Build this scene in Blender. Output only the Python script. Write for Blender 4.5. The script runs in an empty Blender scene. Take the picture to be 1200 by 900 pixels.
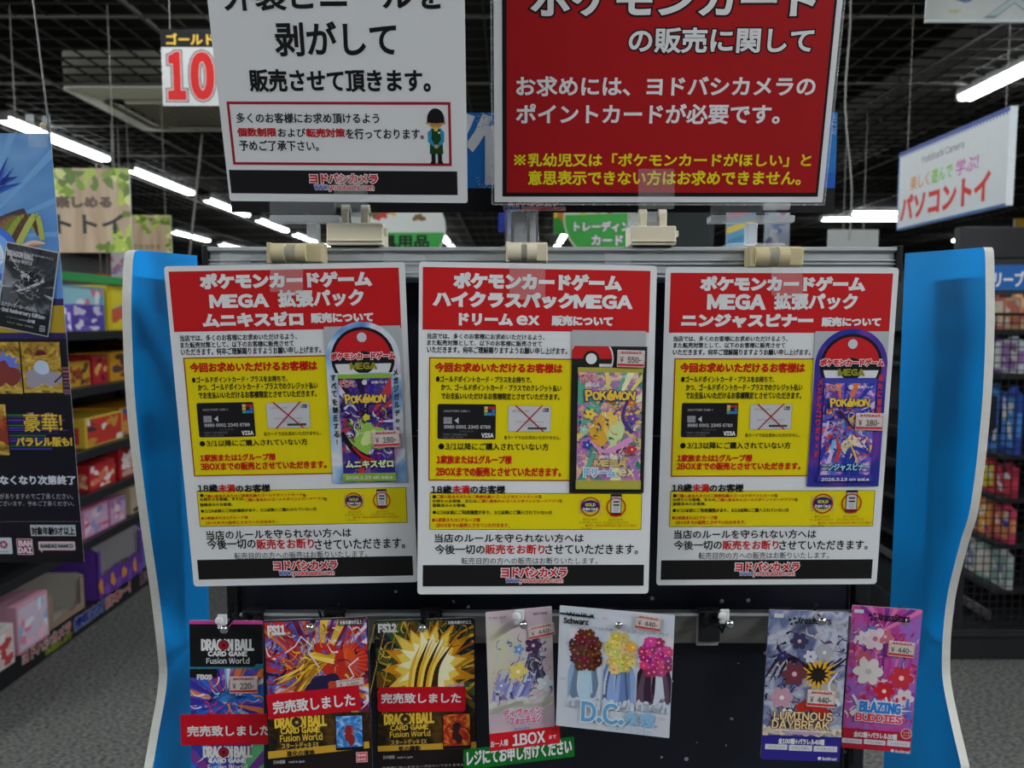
import bpy, bmesh, math, random
from mathutils import Vector, Matrix, Euler
scene = bpy.context.scene
COL = scene.collection
R = math.radians

# ------------------------------------------------------------------ camera, world, exposure
CZ = 1.45                                   # eye height of the phone
PITCH = R(4.76)
cam_data = bpy.data.cameras.new('camera')
cam_data.sensor_width = 36.0
cam_data.lens = 27.0
cam_data.clip_start = 0.05
cam_data.clip_end = 80
cam_data.dof.use_dof = True
cam_data.dof.focus_distance = 0.69
cam_data.dof.aperture_fstop = 9.0
cam = bpy.data.objects.new('camera', cam_data)
COL.objects.link(cam)
cam.location = (0, 0, CZ)
cam.rotation_euler = (R(90) - PITCH, 0, 0)
scene.camera = cam

world = bpy.data.worlds.new('world')
scene.world = world
world.use_nodes = True
world.node_tree.nodes['Background'].inputs[0].default_value = (0.6, 0.65, 0.7, 1)
world.node_tree.nodes['Background'].inputs[1].default_value = 0.1

scene.view_settings.view_transform = 'Standard'
scene.view_settings.look = 'None'
scene.view_settings.gamma = 1.0
scene.view_settings.use_curve_mapping = False
scene.view_settings.exposure = 0.0
TUBE_FAR, TUBE_NEAR, TUBE_SIDE = 20.0, 22.0, 240.0            # radiance of the fluorescent tubes down the aisles and out of view behind the viewer; side ones boosted for the blue panels

def at(px, py, Y):
    """point of the room at distance Y in front of the phone, seen at (px, py) of the 1200x900 frame"""
    f = 900.0
    v = (Vector((0, math.cos(PITCH), -math.sin(PITCH))) + Vector((1, 0, 0)) * ((px - 600) / f)
         - Vector((0, math.sin(PITCH), math.cos(PITCH))) * ((py - 450) / f))
    return Vector((0, 0, CZ)) + v * (Y / v.y)

# ------------------------------------------------------------------ materials
MATS = {}
def srgb(c):
    return tuple(((x / 255.0 + 0.055) / 1.055) ** 2.4 if x > 10 else x / 255.0 / 12.92 for x in c)

def _noise_mix(nt, colr, scale, amount, detail=3.0):
    n = nt.nodes
    tc = n.new('ShaderNodeTexCoord')
    tx = n.new('ShaderNodeTexNoise')
    tx.inputs['Scale'].default_value = scale
    tx.inputs['Detail'].default_value = detail
    nt.links.new(tc.outputs['Object'], tx.inputs['Vector'])
    mr = n.new('ShaderNodeMapRange')
    mr.inputs['To Min'].default_value = 1 - amount
    mr.inputs['To Max'].default_value = 1 + amount
    nt.links.new(tx.outputs['Fac'], mr.inputs['Value'])
    hsv = n.new('ShaderNodeHueSaturation')
    hsv.inputs['Color'].default_value = (*colr, 1)
    nt.links.new(mr.outputs['Result'], hsv.inputs['Value'])
    return hsv.outputs['Color'], tx

def pm(name, colr, rough=0.5, metal=0.0, spec=0.3, scale=40.0, amount=0.05, bump=0.0, **kw):
    """plain procedural surface: base colour with a little noise"""
    if name in MATS: return MATS[name]
    m = bpy.data.materials.new(name); m.use_nodes = True
    nt = m.node_tree; b = nt.nodes['Principled BSDF']
    out, tx = _noise_mix(nt, colr, scale, amount)
    nt.links.new(out, b.inputs['Base Color'])
    b.inputs['Roughness'].default_value = rough
    b.inputs['Metallic'].default_value = metal
    b.inputs['Specular IOR Level'].default_value = spec
    for k, v in kw.items():
        b.inputs[k.replace('_', ' ')].default_value = v
    if bump:
        bp = nt.nodes.new('ShaderNodeBump'); bp.inputs['Strength'].default_value = bump
        bp.inputs['Distance'].default_value = 0.01
        nt.links.new(tx.outputs['Fac'], bp.inputs['Height'])
        nt.links.new(bp.outputs['Normal'], b.inputs['Normal'])
    MATS[name] = m
    return m

def ink(c, rough=0.42):
    """printed colour given as 0-255 sRGB"""
    c = tuple(int(x) for x in c)
    return pm('ink_%02x%02x%02x' % c, srgb(c), rough, 0, 0.25, 30, 0.04)

def emit(name, colr, strength):
    if name in MATS: return MATS[name]
    m = bpy.data.materials.new(name); m.use_nodes = True
    nt = m.node_tree; nt.nodes.clear()
    e = nt.nodes.new('ShaderNodeEmission'); o = nt.nodes.new('ShaderNodeOutputMaterial')
    e.inputs[0].default_value = (*colr, 1); e.inputs[1].default_value = strength
    nt.links.new(e.outputs[0], o.inputs[0]); MATS[name] = m
    return m

def clear(name, tint, opacity, rough=0.1):
    """clear plastic film: mostly see-through with a faint milky body and a gloss"""
    if name in MATS: return MATS[name]
    m = bpy.data.materials.new(name); m.use_nodes = True
    nt = m.node_tree; b = nt.nodes['Principled BSDF']; o = nt.nodes['Material Output']
    b.inputs['Base Color'].default_value = (*tint, 1); b.inputs['Roughness'].default_value = rough
    t = nt.nodes.new('ShaderNodeBsdfTransparent'); mx = nt.nodes.new('ShaderNodeMixShader')
    tx = nt.nodes.new('ShaderNodeTexNoise'); tx.inputs['Scale'].default_value = 60
    mr = nt.nodes.new('ShaderNodeMapRange'); mr.inputs['To Min'].default_value = opacity * 0.7; mr.inputs['To Max'].default_value = opacity * 1.3
    nt.links.new(tx.outputs['Fac'], mr.inputs['Value']); nt.links.new(mr.outputs['Result'], mx.inputs[0])
    nt.links.new(t.outputs[0], mx.inputs[1]); nt.links.new(b.outputs[0], mx.inputs[2]); nt.links.new(mx.outputs[0], o.inputs[0])
    MATS[name] = m
    return m

def ramp_mat(name, stops, scale=6.0, distort=1.5, stretch=(1, 1, 1), rough=0.45, detail=4.0):
    """swirling printed art: distorted noise through a colour ramp"""
    if name in MATS: return MATS[name]
    m = bpy.data.materials.new(name); m.use_nodes = True
    nt = m.node_tree; b = nt.nodes['Principled BSDF']
    tc = nt.nodes.new('ShaderNodeTexCoord'); mp = nt.nodes.new('ShaderNodeMapping'); mp.inputs['Scale'].default_value = stretch
    tx = nt.nodes.new('ShaderNodeTexNoise'); tx.inputs['Scale'].default_value = scale
    tx.inputs['Distortion'].default_value = distort; tx.inputs['Detail'].default_value = detail
    cr = nt.nodes.new('ShaderNodeValToRGB'); el = cr.color_ramp.elements
    while len(el) < len(stops): el.new(0.5)
    for e, (p, c) in zip(el, stops):
        e.position = p; e.color = (*srgb(c), 1)
    nt.links.new(tc.outputs['Object'], mp.inputs['Vector']); nt.links.new(mp.outputs[0], tx.inputs['Vector'])
    nt.links.new(tx.outputs['Fac'], cr.inputs[0]); nt.links.new(cr.outputs[0], b.inputs['Base Color'])
    b.inputs['Roughness'].default_value = rough; b.inputs['Specular IOR Level'].default_value = 0.25
    MATS[name] = m
    return m

def art(name, stops, px=25.0, **kw):
    return ramp_mat(name, stops, scale=px, **kw)

# ------------------------------------------------------------------ things, parts, setting
def thing(name, label, cat, loc=(0, 0, 0), rot=(0, 0, 0), group=None):
    o = bpy.data.objects.new(name, None); COL.objects.link(o)
    o.empty_display_size = 0.05
    o.location = loc; o.rotation_euler = rot
    o['label'] = label; o['category'] = cat
    if group: o['group'] = group
    return o

def tag(o, label, cat, group=None):
    o['label'] = label; o['category'] = cat
    if group: o['group'] = group
    return o

class MB:
    """collects shapes, then links them as one mesh object"""
    def __init__(s): s.v = []; s.f = []; s.m = []; s.mats = []
    def mi(s, mat):
        if mat not in s.mats: s.mats.append(mat)
        return s.mats.index(mat)
    def face(s, pts, mat):
        n = len(s.v); s.v += [tuple(p) for p in pts]; s.f.append(tuple(range(n, n + len(pts)))); s.m.append(s.mi(mat))
    def raw(s, vs, fs, mat):
        n = len(s.v); s.v += [tuple(p) for p in vs]; k = s.mi(mat)
        for f in fs: s.f.append(tuple(n + i for i in f)); s.m.append(k)
    def bm(s, b, mat, mtx=None):
        b.verts.ensure_lookup_table()
        for i, v in enumerate(b.verts): v.index = i
        s.raw([(mtx @ v.co if mtx else v.co) for v in b.verts], [[v.index for v in f.verts] for f in b.faces], mat)
        b.free()
    def box(s, x0, x1, y0, y1, z0, z1, mat, bev=0.0, mtx=None, seg=2):
        b = bmesh.new(); bmesh.ops.create_cube(b, size=1)
        for v in b.verts:
            v.co = Vector(((x0 + x1) / 2 + v.co.x * (x1 - x0), (y0 + y1) / 2 + v.co.y * (y1 - y0), (z0 + z1) / 2 + v.co.z * (z1 - z0)))
        if bev: bmesh.ops.bevel(b, geom=list(b.edges), offset=bev, segments=seg, affect='EDGES', profile=0.5)
        s.bm(b, mat, mtx)
    def cyl(s, p, q, r, mat, n=16, r2=None, cap=True):
        p = Vector(p); q = Vector(q); d = q - p
        b = bmesh.new(); bmesh.ops.create_cone(b, cap_ends=cap, segments=n, radius1=r, radius2=r if r2 is None else r2, depth=d.length)
        m = Matrix.Translation((p + q) / 2) @ d.to_track_quat('Z', 'Y').to_matrix().to_4x4()
        s.bm(b, mat, m)
    def ball(s, c, r, mat, sc=(1, 1, 1), n=14):
        b = bmesh.new(); bmesh.ops.create_uvsphere(b, u_segments=n, v_segments=n // 2 + 1, radius=r)
        s.bm(b, mat, Matrix.Translation(c) @ Matrix.Diagonal((*sc, 1)))
    def tube(s, pts, r, mat, n=8):
        pts = [Vector(p) for p in pts]; rings = []
        for i, p in enumerate(pts):
            d = (pts[min(i + 1, len(pts) - 1)] - pts[max(i - 1, 0)]).normalized()
            a = d.orthogonal().normalized() if i == 0 else (rings[-1][1] - d * rings[-1][1].dot(d)).normalized()
            rings.append((p, a, d.cross(a)))
        vs = [p + r * (math.cos(t) * a + math.sin(t) * c) for p, a, c in rings for t in [2 * math.pi * k / n for k in range(n)]]
        fs = [[i * n + k, i * n + (k + 1) % n, (i + 1) * n + (k + 1) % n, (i + 1) * n + k] for i in range(len(pts) - 1) for k in range(n)]
        fs += [list(range(n))[::-1], [(len(pts) - 1) * n + k for k in range(n)]]
        s.raw(vs, fs, mat)
    def prism(s, pts, ext, mat, side=None, mtx=None):
        """polygon pts (3D) extruded by the vector ext; side = material of the rim"""
        pts = [Vector(p) for p in pts]; ext = Vector(ext); n = len(pts)
        if mtx: pts = [mtx @ p for p in pts]
        top = [p + ext for p in pts]
        s.face(pts[::-1], mat); s.face(top, mat)
        for i in range(n):
            j = (i + 1) % n
            s.face([pts[i], pts[j], top[j], top[i]], side or mat)
    def build(s, name, parent=None, smooth=False, kind=None):
        me = bpy.data.meshes.new(name); me.from_pydata(s.v, [], s.f)
        for m in s.mats: me.materials.append(m)
        me.polygons.foreach_set('material_index', s.m)
        if smooth:
            me.polygons.foreach_set('use_smooth', [True] * len(s.f))
            b = bmesh.new(); b.from_mesh(me); bmesh.ops.remove_doubles(b, verts=b.verts, dist=1e-6); b.to_mesh(me); b.free()
            me.set_sharp_from_angle(angle=R(35))
        me.update()
        o = bpy.data.objects.new(name, me); COL.objects.link(o)
        if parent: o.parent = parent
        if kind: o['kind'] = kind
        return o

# ------------------------------------------------------------------ lettering
_GL = {}
def _flat(text, res):
    """flat filled lettering of one run of characters"""
    cu = bpy.data.curves.new('lettering', 'FONT'); cu.body = text; cu.size = 1; cu.resolution_u = res; cu.fill_mode = 'FRONT'
    o = bpy.data.objects.new('lettering', cu); COL.objects.link(o)
    me = bpy.data.meshes.new_from_object(o.evaluated_get(bpy.context.evaluated_depsgraph_get()))
    bpy.data.objects.remove(o); bpy.data.curves.remove(cu)
    pts = [(v.co.x, v.co.y) for v in me.vertices]; fs = [tuple(p.vertices) for p in me.polygons]
    bpy.data.meshes.remove(me)
    return pts, fs

def _kome():
    """the reference mark: a saltire with four dots"""
    pts, fs = [], []
    def poly(p): fs.append(tuple(range(len(pts), len(pts) + len(p)))); pts.extend(p)
    for sx in (1, -1):
        a, b2, w = (.5 - .33 * sx, .05), (.5 + .33 * sx, .71), .03
        poly([(a[0] - w, a[1] + w * sx), (a[0] + w, a[1] - w * sx), (b2[0] + w, b2[1] - w * sx), (b2[0] - w, b2[1] + w * sx)])
    for cx, cy in ((.5, .68), (.5, .08), (.2, .38), (.8, .38)): poly([(cx + .065 * math.cos(i * .785), cy + .065 * math.sin(i * .785)) for i in range(8)])
    return pts, fs

def glyphs(text, res=2):
    """lettering as 2D points, faces and border edges; Latin letters are set in the gothic face of the Japanese text"""
    key = (text, res)
    if key in _GL: return _GL[key]
    if any(33 <= ord(c) < 127 or c in '※¥ ' for c in text):
        pts, fs, x = [], [], 0.0
        for c in text:
            if c == ' ': x += .32; continue
            if c == '※': p, f = _kome()
            elif c == '/': p, f = [(0, -.08), (.06, -.08), (.34, .80), (.28, .80)], [(0, 1, 2, 3)]
            elif c == '-': p, f = [(0, .29), (.30, .29), (.30, .36), (0, .36)], [(0, 1, 2, 3)]
            else:
                wide = chr(ord(c) + 0xFEE0) if 33 <= ord(c) < 127 else '￥' if c == '¥' else c
                k2 = ('c', wide, res)
                if k2 not in _GL: _GL[k2] = _flat(wide, res)
                p, f = _GL[k2]
            if not p: x += 1.0; continue
            n = len(pts)
            if wide_ok(c):
                mn, mx = min(q[0] for q in p), max(q[0] for q in p); dx = x + .05 - mn; adv = mx - mn + .10
            else: dx, adv = x, EM
            pts += [(q[0] + dx, q[1]) for q in p]; fs += [tuple(i + n for i in g) for g in f]; x += adv
    else: pts, fs = _flat(text, res)
    cnt = {}
    for f in fs:
        a = sum(pts[f[i]][0] * pts[f[(i + 1) % len(f)]][1] - pts[f[(i + 1) % len(f)]][0] * pts[f[i]][1] for i in range(len(f)))
        g = f if a >= 0 else f[::-1]
        for i in range(len(g)):
            e = (g[i], g[(i + 1) % len(g)]); k = (min(e), max(e))
            cnt.setdefault(k, []).append(e)
    border = [v[0] for v in cnt.values() if len(v) == 1]
    _GL[key] = (pts, fs, border)
    return _GL[key]
EM = 1.0
def wide_ok(c): return 33 <= ord(c) < 127 or c == '¥'

INK = {'K': (20, 20, 22), 'W': (226, 226, 228), 'R': (196, 26, 22), 'R2': (186, 28, 34), 'Y': (226, 212, 30), 'W2': (200, 200, 204),
       'G': (240, 200, 66), 'G2': (214, 180, 90), 'P': (110, 40, 90), 'PK': (214, 92, 140), 'B': (70, 120, 190), 'BL': (104, 168, 214), 'BL2': (140, 190, 225),
       'GR': (232, 206, 150), 'BB': (50, 130, 220), 'RR': (226, 60, 90), 'YG': (236, 196, 70), 'WK': (226, 226, 228), 'PKM': (236, 196, 60), 'LOGO': (214, 30, 40), 'LW': (30, 60, 170), 'LR': (214, 30, 40)}
OUTLINE = {'WK': ((20, 16, 18), .06), 'LOGO': ((232, 228, 230), .09), 'LW': ((232, 228, 230), .10), 'LR': ((232, 228, 230), .10), 'YG': ((90, 50, 20), .03), 'PKM': ((40, 56, 130), .09),
           'PK': ((240, 226, 236), .08), 'BB': ((226, 232, 245), .09), 'RR': ((245, 226, 236), .09), 'GR': ((110, 70, 70), .07), 'BL': ((225, 236, 246), .06)}
LAYER = 0.00012
class Print(MB):
    """flat printing on a sheet. millimetres, u to the right and v down from the sheet's top left corner"""
    def p3(s, u, v, k): return (u / 1000, -v / 1000, k * LAYER)
    def poly(s, pts, k, c): s.face([s.p3(u, v, k) for u, v in pts][::-1], c if not isinstance(c, (tuple, list)) else ink(c))
    def rect(s, b, k, c, r=0.0):
        x0, y0, x1, y1 = b
        s.poly(rrect(x0, y0, x1, y1, r), k, c)
    def frame(s, b, t, k, c):
        x0, y0, x1, y1 = b
        for q in ((x0, y0, x1, y0 + t), (x0, y1 - t, x1, y1), (x0, y0 + t, x0 + t, y1 - t), (x1 - t, y0 + t, x1, y1 - t)): s.rect(q, k, c)
    def disc(s, u, v, r, k, c, n=28, a0=0, a1=360, ry=None):
        ry = ry or r
        pts = [(u + r * math.cos(R(a0 + (a1 - a0) * i / n)), v + ry * math.sin(R(a0 + (a1 - a0) * i / n))) for i in range(n + (0 if a1 - a0 >= 360 else 1))]
        s.poly(pts, k, c)
    def ring(s, u, v, r0, r1, k, c, n=32):
        m = c if not isinstance(c, (tuple, list)) else ink(c)
        for i in range(n):
            a, b = 2 * math.pi * i / n, 2 * math.pi * (i + 1) / n
            s.poly([(u + r0 * math.cos(a), v + r0 * math.sin(a)), (u + r1 * math.cos(a), v + r1 * math.sin(a)), (u + r1 * math.cos(b), v + r1 * math.sin(b)), (u + r0 * math.cos(b), v + r0 * math.sin(b))], k, m)
    def line(s, pts, w, k, c):
        for (x0, y0), (x1, y1) in zip(pts, pts[1:]):
            d = math.hypot(x1 - x0, y1 - y0) or 1; nx, ny = -(y1 - y0) / d * w / 2, (x1 - x0) / d * w / 2
            s.poly([(x0 + nx, y0 + ny), (x1 + nx, y1 + ny), (x1 - nx, y1 - ny), (x0 - nx, y0 - ny)], k, c)
    def _txt(s, text, cu, cv, w, h, grow, k, mat, ang, base, res):
        pts, fs, border = glyphs(text, res)
        if not pts: return
        xs = [p[0] for p in pts]; ys = [p[1] for p in pts]
        x0, x1, y0, y1 = min(xs), max(xs), min(ys), max(ys)
        sx = max(w - 2 * base, w * .5) / ((x1 - x0) or 1); sy = max(h - 2 * base, h * .5) / ((y1 - y0) or 1)
        if (y1 - y0) < 0.12: sy = sx
        mx, my = (x0 + x1) / 2, (y0 + y1) / 2
        q = [((x - mx) * sx, (y - my) * sy) for x, y in pts]
        ca, sa = math.cos(ang), math.sin(ang)
        def put(x, y): return (( cu + x * ca - y * sa) / 1000, (-cv + x * sa + y * ca) / 1000, k * LAYER)
        s.raw([put(*p) for p in q], fs, mat)
        if grow > 0:
            nrm = {}
            for a, b in border:
                dx, dy = q[b][0] - q[a][0], q[b][1] - q[a][1]; d = math.hypot(dx, dy)
                if d < 1e-9: continue
                n = (dy / d, -dx / d); nrm.setdefault(a, []).append(n); nrm.setdefault(b, []).append(n)
            off = {}
            for i, l in nrm.items():
                sxn, syn = sum(n[0] for n in l), sum(n[1] for n in l); d2 = sxn * sxn + syn * syn
                if d2 < 1e-6: off[i] = (q[i][0] + l[0][0] * grow, q[i][1] + l[0][1] * grow); continue
                kf = len(l) / d2
                kf = min(kf, 1.7 / math.sqrt(d2))
                off[i] = (q[i][0] + sxn * kf * grow, q[i][1] + syn * kf * grow)
            vs = []; fc = []
            for a, b in border:
                if a in off and b in off:
                    n = len(vs); vs += [put(*q[a]), put(*off[a]), put(*off[b]), put(*q[b])]; fc.append((n, n + 1, n + 2, n + 3))
            s.raw(vs, fc, mat)
    def text(s, it, k, ang=0.0, res=2, color=None):
        _, t, cu, cv, w, h, style, bold = it[:8]
        base = bold * h
        if style in OUTLINE:
            c, g = OUTLINE[style]; s._txt(t, cu, cv, w, h, base + g * h, k, ink(c), ang, base, res)
        s._txt(t, cu, cv, w, h, base, k + 1, ink(color or INK[style]), ang, base, res)
    def put(s, t, cu, cv, w, h, style='K', bold=0.02, k=3, ang=0.0, color=None):
        s.text(['t', t, cu, cv, w, h, style, bold], k, ang, 2, color)
    def slab(s, x0, y0, x1, y1, t, front, edge, back=None, r=1.5):
        pts = rrect(x0, y0, x1, y1, r)
        f = [s.p3(u, v, 0) for u, v in pts]; b = [(p[0], p[1], -t / 1000) for p in f]; n = len(f)
        s.face(f[::-1], front); s.face(b, back or edge)
        for i in range(n):
            j = (i + 1) % n; s.face([f[i], f[j], b[j], b[i]], edge)

def rrect(x0, y0, x1, y1, r, n=4):
    if r <= 0: return [(x0, y0), (x1, y0), (x1, y1), (x0, y1)]
    o = []
    for cx, cy, a in ((x1 - r, y0 + r, -90), (x1 - r, y1 - r, 0), (x0 + r, y1 - r, 90), (x0 + r, y0 + r, 180)):
        for i in range(n + 1): o.append((cx + r * math.cos(R(a + 90 * i / n)), cy + r * math.sin(R(a + 90 * i / n))))
    return o

def clip(pts, b):
    """clip a polygon to the box b"""
    x0, y0, x1, y1 = b
    for ax, lim, sg in ((0, x0, 1), (0, x1, -1), (1, y0, 1), (1, y1, -1)):
        o = []
        for i in range(len(pts)):
            p, q = pts[i - 1], pts[i]
            pi, qi = (p[ax] - lim) * sg >= 0, (q[ax] - lim) * sg >= 0
            if pi != qi:
                t = (lim - p[ax]) / (q[ax] - p[ax]); o.append((p[0] + t * (q[0] - p[0]), p[1] + t * (q[1] - p[1])))
            if qi: o.append(q)
        pts = o
        if len(pts) < 3: return None
    return pts

def burst(P, b, cx, cy, cols, n, k, seed, rmin=0.0, wide=1.0):
    """rays of colour flying out from a centre"""
    rd = random.Random(seed); big = 3 * max(b[2] - b[0], b[3] - b[1])
    for i in range(n):
        a = 2 * math.pi * (i + rd.random()) / n; w = wide * math.pi / n * rd.uniform(.3, 1.3); r0 = rmin * rd.uniform(.6, 1.8)
        p = clip([(cx + r0 * math.cos(a), cy + r0 * math.sin(a)), (cx + big * math.cos(a - w), cy + big * math.sin(a - w)), (cx + big * math.cos(a + w), cy + big * math.sin(a + w))], b)
        if p: P.poly(p, k + (i % 3) * .3, cols[rd.randrange(len(cols))])

def blob(P, b, cx, cy, rx, ry, k, c, seed=0, rough=.15, n=22, ang=0):
    rd = random.Random(seed); ph = [rd.uniform(0, 6.3) for _ in range(4)]
    pts = []
    for i in range(n):
        t = 2 * math.pi * i / n; f = 1 + rough * (math.sin(2 * t + ph[0]) + .7 * math.sin(3 * t + ph[1]) + .5 * math.sin(5 * t + ph[2]))
        x, y = rx * f * math.cos(t), ry * f * math.sin(t)
        pts.append((cx + x * math.cos(ang) - y * math.sin(ang), cy + x * math.sin(ang) + y * math.cos(ang)))
    p = clip(pts, b)
    if p: P.poly(p, k, c)

def spikes(P, b, cx, cy, r0, r1, n, k, c, seed=0, sy=1.0, a0=0, a1=360):
    rd = random.Random(seed); pts = []
    for i in range(n):
        a = R(a0 + (a1 - a0) * i / n); q = R(a0 + (a1 - a0) * (i + .5) / n); e = r1 * rd.uniform(.7, 1.15)
        pts += [(cx + r0 * math.cos(a), cy + sy * r0 * math.sin(a)), (cx + e * math.cos(q), cy + sy * e * math.sin(q))]
    p = clip(pts, b)
    if p: P.poly(p, k, c)

def flower(P, b, cx, cy, r, k, c, cc, n=5, a0=0.0):
    for i in range(n):
        a = a0 + 2 * math.pi * i / n
        blob(P, b, cx + r * .55 * math.cos(a), cy + r * .55 * math.sin(a), r * .52, r * .36, k + i * .05, c, seed=i, rough=.04, n=14, ang=a)
    blob(P, b, cx, cy, r * .22, r * .22, k + .5, cc, rough=.02, n=10)

def wave(P, b, pts, w0, w1, k, c):
    """tapering curved stroke through pts"""
    L = len(pts); N = 6 * (L - 1); o = []
    def cr(t):
        i = min(int(t), L - 2); f = t - i
        p = [pts[max(min(i + j, L - 1), 0)] for j in (-1, 0, 1, 2)]
        return tuple(.5 * (2 * p[1][d] + (p[2][d] - p[0][d]) * f + (2 * p[0][d] - 5 * p[1][d] + 4 * p[2][d] - p[3][d]) * f * f + (3 * p[1][d] - p[0][d] - 3 * p[2][d] + p[3][d]) * f ** 3) for d in (0, 1))
    ps = [cr(i * (L - 1) / N) for i in range(N + 1)]
    for i in range(N):
        (x0, y0), (x1, y1) = ps[i], ps[i + 1]; d = math.hypot(x1 - x0, y1 - y0) or 1
        wa, wb = w0 + (w1 - w0) * i / N, w0 + (w1 - w0) * (i + 1) / N; nx, ny = -(y1 - y0) / d / 2, (x1 - x0) / d / 2
        p = clip([(x0 + nx * wa, y0 + ny * wa), (x1 + nx * wb, y1 + ny * wb), (x1 - nx * wb, y1 - ny * wb), (x0 - nx * wa, y0 - ny * wa)], b)
        if p: P.poly(p, k, c)

def clutter(P, b, box, cols, n, seed, k, r0=2.0, r1=5.0):
    """busy overlapping leaf shapes"""
    rd = random.Random(seed)
    for i in range(n):
        u, v = rd.uniform(box[0], box[2]), rd.uniform(box[1], box[3]); a = rd.uniform(0, 6.3); L = rd.uniform(r0, r1) * 2
        wave(P, b, [(u, v), (u + L * .5 * math.cos(a) + rd.uniform(-1, 1), v + L * .5 * math.sin(a) + rd.uniform(-1, 1)), (u + L * math.cos(a + .5), v + L * math.sin(a + .5))], rd.uniform(.8, 3.0), .2, k + i * .01, cols[rd.randrange(len(cols))])

def qbox(q):
    return (min(p[0] for p in q), min(p[1] for p in q), max(p[0] for p in q), max(p[1] for p in q))
def qang(q):
    return -math.atan2(q[1][1] - q[0][1], q[1][0] - q[0][0])

# ================================================================== THE ROOM
M_WHITE = pm('paper_white', (.74, .755, .78), .38, 0, .3, 12, .02)
M_EDGE = pm('paper_edge', (.7, .7, .72), .5)
M_BLACK = pm('black_plastic', (.012, .012, .014), .35)
M_BLACKM = pm('black_powder_coat', (.014, .014, .016), .45, 0, .4)
M_ALU = pm('brushed_aluminium', (.52, .55, .57), .38, .35, .5, 60, .08)
M_ALU2 = pm('dull_aluminium', (.19, .185, .17), .45, .5, .5, 60, .08)
M_CHROME = pm('chrome', (.8, .8, .82), .12, 1.0)
M_BEIGE = pm('beige_plastic', (.72, .66, .50), .4, 0, .4, 30, .04)
M_BEIGE2 = pm('yellowed_plastic', (.58, .50, .30), .42, 0, .4, 30, .06)
M_BLUE = pm('blue_foam_board', (0, .35, .96), .42, 0, .2, 8, .03)
M_FOAM = pm('white_foam_edge', (.66, .66, .62), .7, 0, .2, 120, .08)
M_FILM = clear('clear_film', (.75, .77, .78), .11)
M_ACRYL = clear('clear_acrylic', (.82, .85, .87), .28, .05)
M_ACRYLB = clear('clear_acrylic_bar', (.82, .85, .87), .45, .05)
M_TUBE = emit('fluorescent_tube', (.93, .99, 1.0), TUBE_FAR)
M_TUBE_S = emit('fluorescent_tube_side', (.95, .99, 1.0), TUBE_SIDE)
M_TUBE_N = emit('fluorescent_tube_bright', (.95, .99, 1.0), TUBE_NEAR)
M_FIX = pm('white_lamp_housing', (.7, .7, .7), .5)

# carpet: grey loop pile with a fine fleck
mc = bpy.data.materials.new('grey_carpet'); mc.use_nodes = True
nt = mc.node_tree; b = nt.nodes['Principled BSDF']
tc = nt.nodes.new('ShaderNodeTexCoord')
mp = nt.nodes.new('ShaderNodeMapping'); mp.inputs['Scale'].default_value = (1, 2.2, 1)
n1 = nt.nodes.new('ShaderNodeTexNoise'); n1.inputs['Scale'].default_value = 55; n1.inputs['Detail'].default_value = 4
n2 = nt.nodes.new('ShaderNodeTexNoise'); n2.inputs['Scale'].default_value = 1.3
cr = nt.nodes.new('ShaderNodeValToRGB'); cr.color_ramp.elements[0].position = .38; cr.color_ramp.elements[1].position = .62
cr.color_ramp.elements[0].color = (.05, .05, .047, 1); cr.color_ramp.elements[1].color = (.165, .165, .158, 1)
nt.links.new(tc.outputs['Object'], mp.inputs[0]); nt.links.new(mp.outputs[0], n1.inputs['Vector']); nt.links.new(tc.outputs['Object'], n2.inputs['Vector'])
nt.links.new(n1.outputs['Fac'], cr.inputs[0])
mr = nt.nodes.new('ShaderNodeMapRange'); mr.inputs['To Min'].default_value = .85; mr.inputs['To Max'].default_value = 1.15
nt.links.new(n2.outputs['Fac'], mr.inputs['Value'])
hs = nt.nodes.new('ShaderNodeHueSaturation'); nt.links.new(cr.outputs[0], hs.inputs['Color']); nt.links.new(mr.outputs[0], hs.inputs['Value'])
nt.links.new(hs.outputs[0], b.inputs['Base Color']); b.inputs['Roughness'].default_value = .95; b.inputs['Specular IOR Level'].default_value = .1
bp = nt.nodes.new('ShaderNodeBump'); bp.inputs['Strength'].default_value = .4; bp.inputs['Distance'].default_value = .01
nt.links.new(n1.outputs['Fac'], bp.inputs['Height']); nt.links.new(bp.outputs[0], b.inputs['Normal'])

M_VOID = pm('dark_ceiling_void', (.02, .019, .017), .9, 0, .1, 2, .3)
M_WALL = pm('store_wall', (.28, .27, .26), .8, 0, .2, 3, .1)
X0, X1, Y0, Y1, ZC, ZG = -9.0, 9.0, -5.0, 21.0, 3.45, 2.75
m = MB(); m.box(X0, X1, Y0, Y1, -.1, 0, mc); m.build('floor', kind='structure')
m = MB(); m.box(X0, X1, Y0, Y1, ZC, ZC + .1, M_VOID); m.build('ceiling', kind='structure')
m = MB(); m.box(X0 - .1, X0, Y0, Y1, 0, ZC, M_WALL); m.build('wall_left', kind='structure')
m = MB(); m.box(X1, X1 + .1, Y0, Y1, 0, ZC, M_WALL); m.build('wall_right', kind='structure')
m = MB(); m.box(X0, X1, Y1, Y1 + .1, 0, ZC, M_WALL); m.build('wall_back', kind='structure')
m = MB(); m.box(X0, X1, Y0 - .1, Y0, 0, ZC, M_WALL); m.build('wall_front', kind='structure')

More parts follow.
